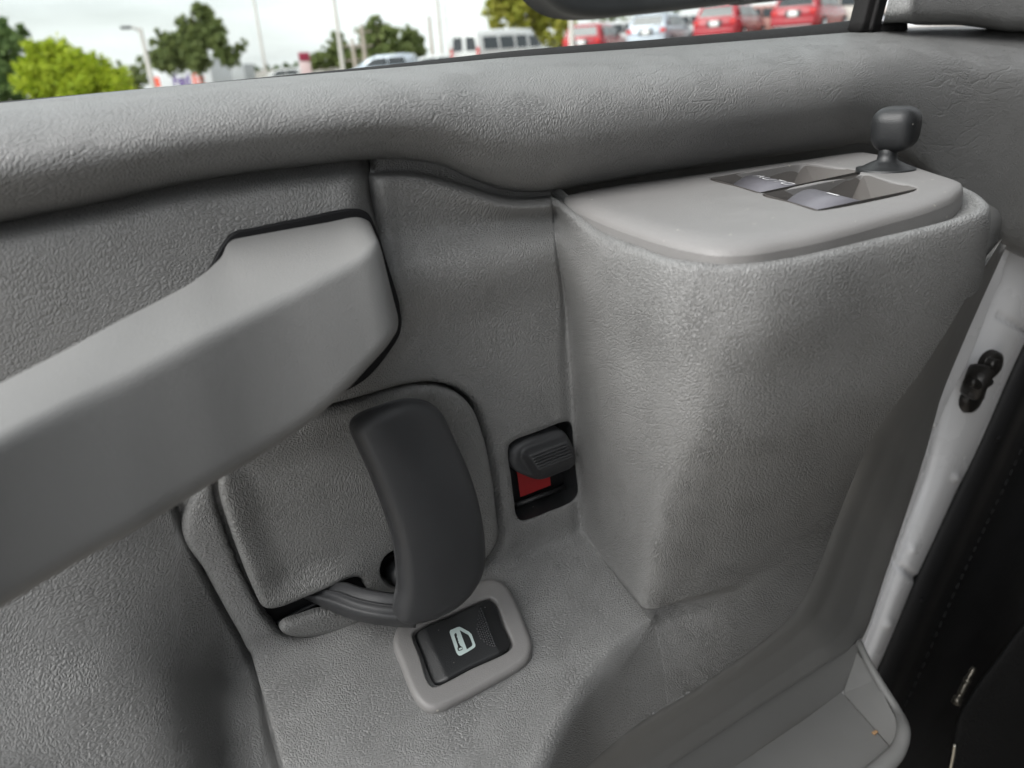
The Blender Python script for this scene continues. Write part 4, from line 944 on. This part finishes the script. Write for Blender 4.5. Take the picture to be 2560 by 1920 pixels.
# passenger van
p = base_at(1255, 74, 39, 2.12); v = empty('passenger_van', p, heading(1255) - .75); setp(v, 'white passenger van with dark rear windows and red tail light', 'van')
def vs(y, w, z0, z1, tw): return [(-w, y, z0), (-w, y, 1.15), (-tw, y, z1 - .18), (-tw * .86, y, z1), (tw * .86, y, z1), (tw, y, z1 - .18), (w, y, 1.15), (w, y, z0)]
strip('body', [vs(-2.7, .95, .45, 2.05, .84), vs(-2.6, .99, .38, 2.12, .88), vs(0, 1.0, .36, 2.14, .90), vs(1.3, 1.0, .36, 2.10, .88), vs(1.62, 1.0, .36, 1.75, .86), vs(2.05, .98, .38, 1.30, .90), vs(2.75, .92, .42, 1.12, .88), vs(2.95, .82, .50, .98, .8)], m_car_white, v, True)
def vq(nm, P, mat): return mesh(nm, P, [(0, 1, 2, 3)], mat, v, False)
for s in (-1, 1): vq('rear_window', [(s * .12, -2.712, 1.25), (s * .80, -2.712, 1.25), (s * .72, -2.712, 1.85), (s * .12, -2.712, 1.85)], m_dglass)
for s in (-1, 1):
    bbox('tail_light', (s * .90, -2.68, 1.15), (.12, .10, .46), m_tail, v, .02)
    for y0, y1 in ((-2.35, -1.35), (-1.2, -.2), (-.05, .75)):
        vq('side_window', [(s * .992, y0, 1.26), (s * .992, y1, 1.26), (s * .918, y1, 1.82), (s * .918, y0, 1.82)], m_dglass)
    vq('side_window', [(s * .992, .92, 1.26), (s * .992, 1.75, 1.26), (s * .92, 1.42, 1.75), (s * .918, .92, 1.82)], m_dglass)
    for y in (-1.65, 1.85): lathe('wheel', [(.0001, -.12), (.34, -.12), (.37, -.08), (.37, .08), (.34, .12), (.0001, .12)], (s * .92, y, .37), (s, 0, 0), m_tyre, v, 20)
vq('windscreen', [(.84, 2.02, 1.34), (-.84, 2.02, 1.34), (-.76, 1.66, 1.74), (.76, 1.66, 1.74)], m_dglass)

# delivery truck, trailer
def text_mesh(name, s, size, mat, parent, mw_):
    c = bpy.data.curves.new(name, 'FONT'); c.body = s; c.size = size; c.extrude = .01; c.offset = .02 * size
    o = bpy.data.objects.new(name + '_t', c); COL.objects.link(o); dg = bpy.context.evaluated_depsgraph_get(); dg.update()
    me = bpy.data.meshes.new_from_object(o.evaluated_get(dg)); bpy.data.objects.remove(o); me.name = name; me.transform(mw_); me.materials.clear()
    return link(name, me, mat, parent, False)
p = base_at(470, 152, 62, 3.0); t = empty('delivery_truck', p, heading(470) - .75); setp(t, 'white box truck with purple and orange lettering behind the lamp post', 'truck')
bbox('cargo_box', (0, 0, 1.85), (6.2, 2.3, 2.3), m_truck, t, .04)
bbox('roof_rail', (0, -1.13, 2.98), (6.2, .08, .08), m_rim, t, .01)
bbox('cab', (-3.95, 0, 1.35), (1.6, 2.1, 1.7), m_truck, t, .18, 3)
bbox('chassis', (-.4, 0, .62), (7.4, 1.0, .22), m_bumper, t, .03)
rotx = Matrix.Rotation(math.radians(90), 4, 'X')
text_mesh('side_lettering', 'Fed', 1.25, m_purple, t, Matrix.Translation((-.9, -1.165, 1.2)) @ rotx)
text_mesh('side_lettering', 'Ex', 1.25, m_orange, t, Matrix.Translation((1.12, -1.165, 1.2)) @ rotx)
bbox('orange_panel', (-2.5, -1.16, 1.6), (.55, .02, .75), m_orange, t)
for x in (-3.9, 1.6):
    for s in (-1, 1): lathe('wheel', [(.0001, -.13), (.40, -.13), (.44, -.09), (.44, .09), (.40, .13), (.0001, .13)], (x, s * .98, .44), (0, s, 0), m_tyre, t, 18)
mesh('cab_window', [(-4.5, -1.062, 1.5), (-3.4, -1.062, 1.5), (-3.4, -1.062, 2.0), (-4.35, -1.062, 2.0)], [(0, 1, 2, 3)], m_dglass, t, False)
p = base_at(575, 162, 72, 2.6); t = empty('box_trailer', p, heading(575) - .45); setp(t, 'pale grey box trailer just right of the lettered truck', 'trailer')
bbox('cargo_box', (0, 0, 1.6), (3.6, 2.2, 2.0), m_trailer, t, .04); bbox('chassis', (0, 0, .5), (3.7, 1.0, .2), m_bumper, t, .03)
for s in (-1, 1): lathe('wheel', [(.0001, -.13), (.38, -.13), (.42, -.09), (.42, .09), (.38, .13), (.0001, .13)], (0, s * .95, .42), (0, s, 0), m_tyre, t, 18)

# posts, lamps, sign
def pole(name, px_, py_, dep, top, r, mat, label, cat, group=None, lamp=0, cross=0):
    """a vertical pole through the measured point, `top` metres above it, standing on the car park"""
    q = far(px_, py_, dep); b = q.copy(); b[2] = -EYE + lin(dep, [0, 100], [0, .2]); anchors.append(b.copy())
    t = empty(name, b); setp(t, label, cat, group); H = q[2] + top - b[2]
    lathe('shaft', [(r * 1.25, 0), (r * 1.25, .25), (r, .3), (r * .62, H), (.001, H)], (0, 0, 0), (0, 0, 1), mat, t, 10)
    if lamp:
        a = heading(px_); rt = np.array([math.cos(a), math.sin(a), 0])
        for s in ((-1, 1) if lamp == 2 else (-1,)):
            tube('lamp_arm', [(0, 0, H - .15), tuple(rt * s * .2 + [0, 0, H + .02]), tuple(rt * s * .4 + [0, 0, H + .05])], .045, mat, t, 8, None)
            o = bbox('lamp_head', (0, 0, 0), (.45, .26, .12), m_bumper, t, .05); o.location = tuple(rt * s * .55 + [0, 0, H + .05]); o.rotation_euler.z = a
    if cross:
        a = heading(px_)
        for k, zz in enumerate((H - .4, H - 1.2)):
            o = bbox('cross_arm', (0, 0, 0), (1.1, .08, .09), m_wood, t, .02); o.location = (0, 0, zz); o.rotation_euler.z = a
    return t
pole('light_pole', 368, 150, 34, 1.25, .13, m_pole, 'pale light pole with a lamp head in front of the lettered truck', 'light pole', lamp=1)
pole('light_pole', 648, 80, 55, 9, .10, m_pole, 'slim pale pole standing alone right of the tall tree', 'light pole')
pole('light_pole', 846, 85, 50, 8, .14, m_pole, 'tall pale pole left of the three shorter posts', 'light pole')
pole('utility_post', 884, 130, 48, .75, .14, m_wood, 'first wooden utility post right of the tall pale pole', 'utility post', 'wooden posts by the round trees', cross=1)
pole('utility_post', 910, 120, 48, 1.3, .15, m_wood, 'second wooden utility post, directly left of the pointed tree', 'utility post', 'wooden posts by the round trees', cross=1)
pole('utility_post', 1077, 90, 52, 1.2, .13, m_wood, 'short brown wooden post standing alone left of the white van', 'utility post')
pole('light_pole', 1100, 80, 50, 9, .12, m_pole, 'grey pole close behind the dark utility post', 'light pole')
pole('light_pole', 1118, 80, 70, 9, .07, m_pole, 'thin faint pole left of the white van', 'light pole')
pole('sign_post', 1428, 60, 30, .45, .14, m_pole, 'pale post between the white van and the red cars', 'post')
p = base_at(760, 140, 52, 3.4); t = empty('pylon_sign', p, heading(760)); setp(t, 'pylon sign with maroon top and pale pink lower panel', 'sign')
bbox('maroon_panel', (0, 0, 3.35), (.72, .3, .55), m_maroon, t, .03); bbox('pale_panel', (0, 0, 2.2), (.70, .28, 1.7), plain('pale_pink_panel', (.66, .50, .50), .5, .3), t, .03); bbox('post', (0, 0, .7), (.3, .2, 1.4), m_pole, t, .02)

# trees: leaf clumps spread through the crown
def leafmat(name, c1, c2):
    m, tt, b = newmat(name); g = nd(tt, 'ShaderNodeNewGeometry'); x = nd(tt, 'ShaderNodeMix', data_type='RGBA')
    x.inputs[6].default_value = (*c1, 1); x.inputs[7].default_value = (*c2, 1); tt.links.new(g.outputs['Random Per Island'], x.inputs[0]); tt.links.new(x.outputs[2], b.inputs['Base Color'])
    b.inputs['Roughness'].default_value = .6; b.inputs['Specular IOR Level'].default_value = .25
    tr = nd(tt, 'ShaderNodeBsdfTranslucent'); tt.links.new(x.outputs[2], tr.inputs[0]); ms = nd(tt, 'ShaderNodeMixShader'); ms.inputs[0].default_value = .35
    o = tt.nodes['Material Output']; tt.links.new(b.outputs[0], ms.inputs[1]); tt.links.new(tr.outputs[0], ms.inputs[2]); tt.links.new(ms.outputs[0], o.inputs[0]); return m
L_bush = leafmat('bright_green_leaves', (.28, .38, .02), (.50, .56, .05))
L_dark = leafmat('dark_green_leaves', (.06, .11, .035), (.16, .23, .07))
L_mid = leafmat('grey_green_leaves', (.12, .165, .055), (.24, .28, .10))
L_yel = leafmat('yellow_green_leaves', (.28, .31, .04), (.46, .42, .09))
def tree(name, blobs, dep, mat, label, n=2600, leaf=.16, trunkpx=None, cat='tree'):
    rs = np.random.RandomState(int(dep * 7 + len(blobs) * 13 + n))
    cx0 = trunkpx if trunkpx else np.mean([b[0] for b in blobs]); b = far(cx0, 150, dep); b[2] = -EYE + .1; anchors.append(b.copy())
    t = empty(name, b); setp(t, label, cat, 'trees beyond the car park'); k = dep / FPX
    W = np.array([bb[2] ** 2 for bb in blobs], float); W /= W.sum(); V = []; F = []
    cen = [far(x, y, dep) - b + np.array([0, rs.uniform(-.4, .4) * r * k, 0]) for x, y, r in blobs]
    for (c, (x, y, r), wgt) in zip(cen, blobs, W):
        R_ = r * k; m = int(n * wgt); ncl = max(6, int(m / 22)); dirs = rs.normal(size=(ncl, 3)); dirs /= np.linalg.norm(dirs, axis=1, keepdims=True)
        cl = c + dirs * (R_ * rs.uniform(.35, 1.0, (ncl, 1)))
        for q in cl:
            cr_ = R_ * rs.uniform(.16, .30)
            for _ in range(22):
                p_ = q + rs.normal(size=3) * cr_ * .55; a = rs.normal(size=3); a /= np.linalg.norm(a); e = np.cross(a, rs.normal(size=3)); e /= np.linalg.norm(e)
                l = leaf * rs.uniform(.6, 1.3) * (R_ / 2) ** .35; i = len(V); V += [p_ - a * l, p_ + e * l * .5, p_ + a * l, p_ - e * l * .5]; F.append((i, i + 1, i + 2, i + 3))
    mesh('crown', V, F, mat, t, False)
    topz = max(c[2] for c in cen); mid = np.mean(cen, 0); rt = max(.10, topz * .022)
    tr = tube('trunk', [(0, 0, 0), (mid[0] * .2, mid[1] * .2, topz * .35), (mid[0] * .6, mid[1] * .6, topz * .7), tuple(mid * [1, 1, 0] + [0, 0, topz])], [rt, rt * .8, rt * .5, rt * .12], m_bark, t, 9, .6)
    for c in cen[:6]: tube('limb', [(mid[0] * .3, mid[1] * .3, topz * .4), tuple((c + np.array([mid[0] * .3, mid[1] * .3, topz * .4])) / 2 + [0, 0, .1]), tuple(c)], [rt * .4, rt * .3, rt * .1], m_bark, tr, 6, .6)
    return t
tree('leafy_tree', [(-30, 90, 45), (5, 75, 32), (50, 85, 26), (20, 130, 50), (30, 190, 50), (15, 235, 45), (-60, 180, 60)], 24, L_dark, 'dark green tree cut off by the left edge of the picture', 5500, .17)
tree('bright_bush', [(105, 130, 42), (150, 140, 48), (90, 190, 52), (200, 165, 46), (160, 205, 56), (235, 185, 50), (120, 235, 50), (210, 235, 55), (285, 205, 42), (310, 235, 40)], 17, L_bush, 'bright yellow-green bush rising above the sill near the left edge', 12000, .11, cat='bush')
tree('leafy_tree', [(345, 190, 28), (352, 160, 20), (338, 215, 30), (300, 170, 18)], 40, L_mid, 'small grey-green tree directly behind the lamp post', 1200, .16)
tree('pine_tree', [(500, 30, 22), (515, 50, 26), (540, 70, 24), (470, 70, 28), (505, 95, 34), (455, 110, 32), (415, 110, 24), (545, 110, 26), (490, 140, 36), (430, 150, 34), (560, 140, 26), (600, 118, 15), (612, 105, 10), (395, 150, 28), (590, 145, 16), (400, 85, 12), (385, 110, 14)], 55, L_mid, 'tall ragged pine behind the lettered truck', 12000, .27)
tree('leafy_tree', [(935, 55, 20), (925, 85, 28), (955, 80, 26), (975, 100, 30), (940, 120, 34), (1000, 130, 28), (965, 145, 34), (905, 140, 26)], 75, L_mid, 'pointed round tree behind the wooden posts', 5000, .30)
tree('leafy_tree', [(1020, 90, 24), (1035, 105, 26), (1050, 125, 22), (1030, 135, 26), (1010, 115, 20)], 78, L_mid, 'lower rounded tree touching the right side of the pointed tree', 3000, .30)
tree('leafy_tree', [(845, 95, 18), (850, 125, 26), (830, 145, 28), (800, 150, 22), (865, 150, 26), (780, 160, 20), (820, 120, 16)], 80, L_mid, 'grey-green tree spreading behind the pale pole', 4000, .30)
tree('yellow_tree', [(1235, 20, 30), (1265, 0, 40), (1300, 30, 42), (1250, 50, 32), (1340, 10, 46), (1350, 60, 38), (1390, 50, 36), (1310, -30, 50), (1400, 90, 30), (1370, 100, 28), (1300, 70, 30)], 42, L_yel, 'yellow-green tree behind the roof of the white passenger van', 8000, .20)
tree('leafy_tree', [(1480, 30, 40), (1540, 60, 40), (1600, 20, 40), (1680, 40, 40)], 48, L_mid, 'green tree mostly hidden behind the mirror housing', 1200, .22)
tree('leafy_tree', [(2150, 5, 14), (2140, -20, 24), (2165, 20, 10)], 50, L_dark, 'dark green scrub beside the black window channel', 600, .22)
tree('hedge', [(640, 172, 12), (668, 170, 11), (690, 168, 12), (715, 165, 12), (735, 163, 12), (1150, 130, 10), (1130, 134, 10)], 110, L_dark, 'low dark hedge line on the horizon left of the maroon sign', 900, .35, cat='hedge')

# ground through every base
A3 = np.array(anchors + [np.array([x, y, -EYE]) for x, y in ((0, 3), (2, 4), (-4, 4), (4, 2), (-3, 0), (0, -3), (5, -3), (-60, 20), (60, -60), (-60, -60), (300, 0), (-300, 0), (0, 400), (0, -300), (300, 300), (-300, 300))])
gx = np.concatenate([np.linspace(-700, -40, 12), np.linspace(-30, 70, 90), np.linspace(80, 700, 12)]); gy = np.concatenate([np.linspace(-400, -10, 8), np.linspace(-6, 90, 90), np.linspace(100, 800, 12)])
X_, Y_ = np.meshgrid(gx, gy); D2_ = (X_[..., None] - A3[:, 0]) ** 2 + (Y_[..., None] - A3[:, 1]) ** 2
Wt = 1 / (D2_ + .35) ** 1.6; Zg = (Wt * A3[:, 2]).sum(-1) / Wt.sum(-1)
m_ground, tg, bgd = newmat('worn_asphalt'); cg = nd(tg, 'ShaderNodeTexCoord'); ng = nd(tg, 'ShaderNodeTexNoise', Scale=.06, Detail=8.0); tg.links.new(cg.outputs['Object'], ng.inputs['Vector'])
xg = nd(tg, 'ShaderNodeMix', data_type='RGBA'); xg.inputs[6].default_value = (.16, .155, .15, 1); xg.inputs[7].default_value = (.36, .32, .27, 1); tg.links.new(ng.outputs[0], xg.inputs[0]); tg.links.new(xg.outputs[2], bgd.inputs['Base Color']); bgd.inputs['Roughness'].default_value = .9
gr = gridmesh('ground', np.stack([X_, Y_, Zg - .01], -1), m_ground); setp(gr, kind='structure')
